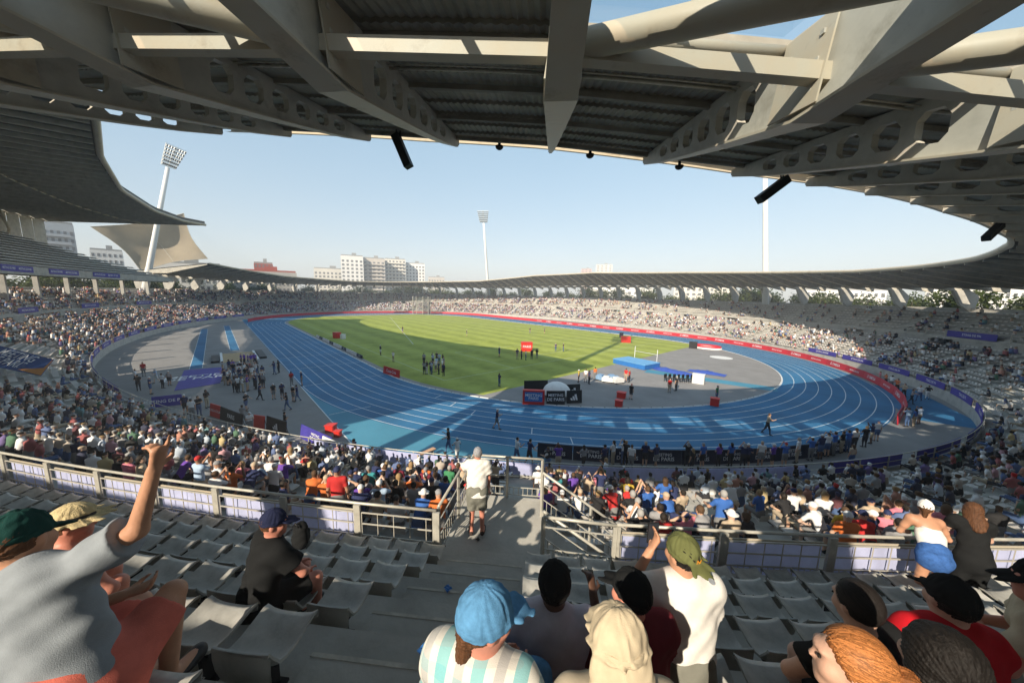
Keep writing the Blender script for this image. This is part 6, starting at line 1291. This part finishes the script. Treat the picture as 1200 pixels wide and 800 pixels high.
# the far crowd, too many and too small to count
def lowpoly(h):
    P = body_prims(pose(arms='lap', lean=0.15), LABS, False); hp, A, hc = head_prims(pose(arms='lap', lean=0.15), 0); P += hp+hair_prims(*A, hc, 'short', HEADL); D, Lb, lo = field(P, h); return snets(D, Lb, lo, h)
LOD1 = lowpoly(0.085)
def boxfig():
    b = MB()
    def fr(c0, s0, c1, s1, mi):
        n = len(b.v)
        for c, s in ((c0, s0), (c1, s1)):
            for i, j in ((-1, -1), (1, -1), (1, 1), (-1, 1)): b.v.append((c[0]+i*s[0], c[1]+j*s[1], c[2]))
        for f in ((0, 1, 5, 4), (1, 2, 6, 5), (2, 3, 7, 6), (3, 0, 4, 7), (4, 5, 6, 7)): b.f.append(tuple(n+k for k in f)); b.m.append(mi)
    fr((0, 0, .45), (.17, .12), (0, .06, 1.05), (.22, .10), 1); fr((0, .25, .40), (.16, .26), (0, .25, .62), (.15, .24), 2); fr((0, .40, 0), (.14, .07), (0, .40, .45), (.13, .06), 0); fr((0, .07, 1.04), (.06, .06), (0, .09, 1.2), (.09, .10), 0); fr((0, .08, 1.2), (.09, .105), (0, .07, 1.34), (.065, .075), 3)
    return np.array(b.v), np.array(b.f), np.array(b.m)
LOD2 = boxfig()
def crowd_stuff(name, label, items, lod):
    P, F, L = lod; nv = len(P); VV = np.zeros((len(items)*nv, 3), np.float32); FF = np.zeros((len(items)*len(F), 4), np.int32); CC = np.zeros((len(items)*len(F), 4), np.float32)
    for i, (dist, t, j, up_, p) in enumerate(items):
        a = face_rz(t)+rng.uniform(-.5, .5); s = rng.uniform(0.92, 1.06); c_, s_ = math.cos(a)*s, math.sin(a)*s; q = P*[1, 1, s]
        VV[i*nv:(i+1)*nv] = np.stack([q[:, 0]*c_-q[:, 1]*s_, q[:, 0]*s_+q[:, 1]*c_, q[:, 2]], 1)+p; FF[i*len(F):(i+1)*len(F)] = F+i*nv
        sh, tr, hd, hc = draw_person(); ch = np.array(CLO[sh]); ch = ch*0.5+ch.mean()*0.5; pal = np.array([SKN[rng.integers(5)], ch, TRO[tr], HAIR[hc] if hc in HAIR and hd in ('short', 'long') else CLO.get(hc, (.05, .04, .03)), (.03, .03, .03)]); CC[i*len(F):(i+1)*len(F), :3] = pal[L]
    CC[:, 3] = 1; me = bpy.data.meshes.new(name); me.vertices.add(len(VV)); me.vertices.foreach_set('co', VV.ravel()); me.loops.add(FF.size); me.loops.foreach_set('vertex_index', FF.ravel()); me.polygons.add(len(FF)); me.polygons.foreach_set('loop_start', np.arange(0, FF.size, 4, dtype=np.int32)); me.update(calc_edges=True)
    at = me.attributes.new('Col', 'FLOAT_COLOR', 'CORNER'); at.data.foreach_set('color', np.repeat(CC, 4, axis=0).ravel()); me.materials.append(vcolmat('crowd_clothing')); return tag(link(name, me), label, 'crowd', None, 'stuff')
near_r = [c for c in rest if c[0] < 62]; far_r = [c for c in rest if c[0] >= 62]
crowd_stuff('seated_crowd', 'seated spectators packed in the stands beyond the near rows', near_r, LOD1)
crowd_stuff('distant_crowd', 'distant spectators seated all round the far stands', far_r, LOD2)
print('CROWD', NFIELD, len(ind), len(near_r), len(far_r))

# ------------------------------------------------------------------ summer haze
hz = MB(); hz.box((150, -150, 30), (1900, 1900, 64)); hv = bpy.data.materials.new('haze_air'); hv.use_nodes = True; t_ = hv.node_tree; t_.nodes.remove(t_.nodes['Principled BSDF'])
pv = t_.nodes.new('ShaderNodeVolumePrincipled'); pv.inputs['Color'].default_value = (0.92, 0.95, 1.0, 1); pv.inputs['Density'].default_value = 0.0011; t_.links.new(pv.outputs[0], t_.nodes['Material Output'].inputs['Volume'])
hzo = hz.build('haze', hv); tag(hzo, 'pale summer haze filling the air', 'haze', None, 'stuff')
SC.cycles.volume_bounces = 0
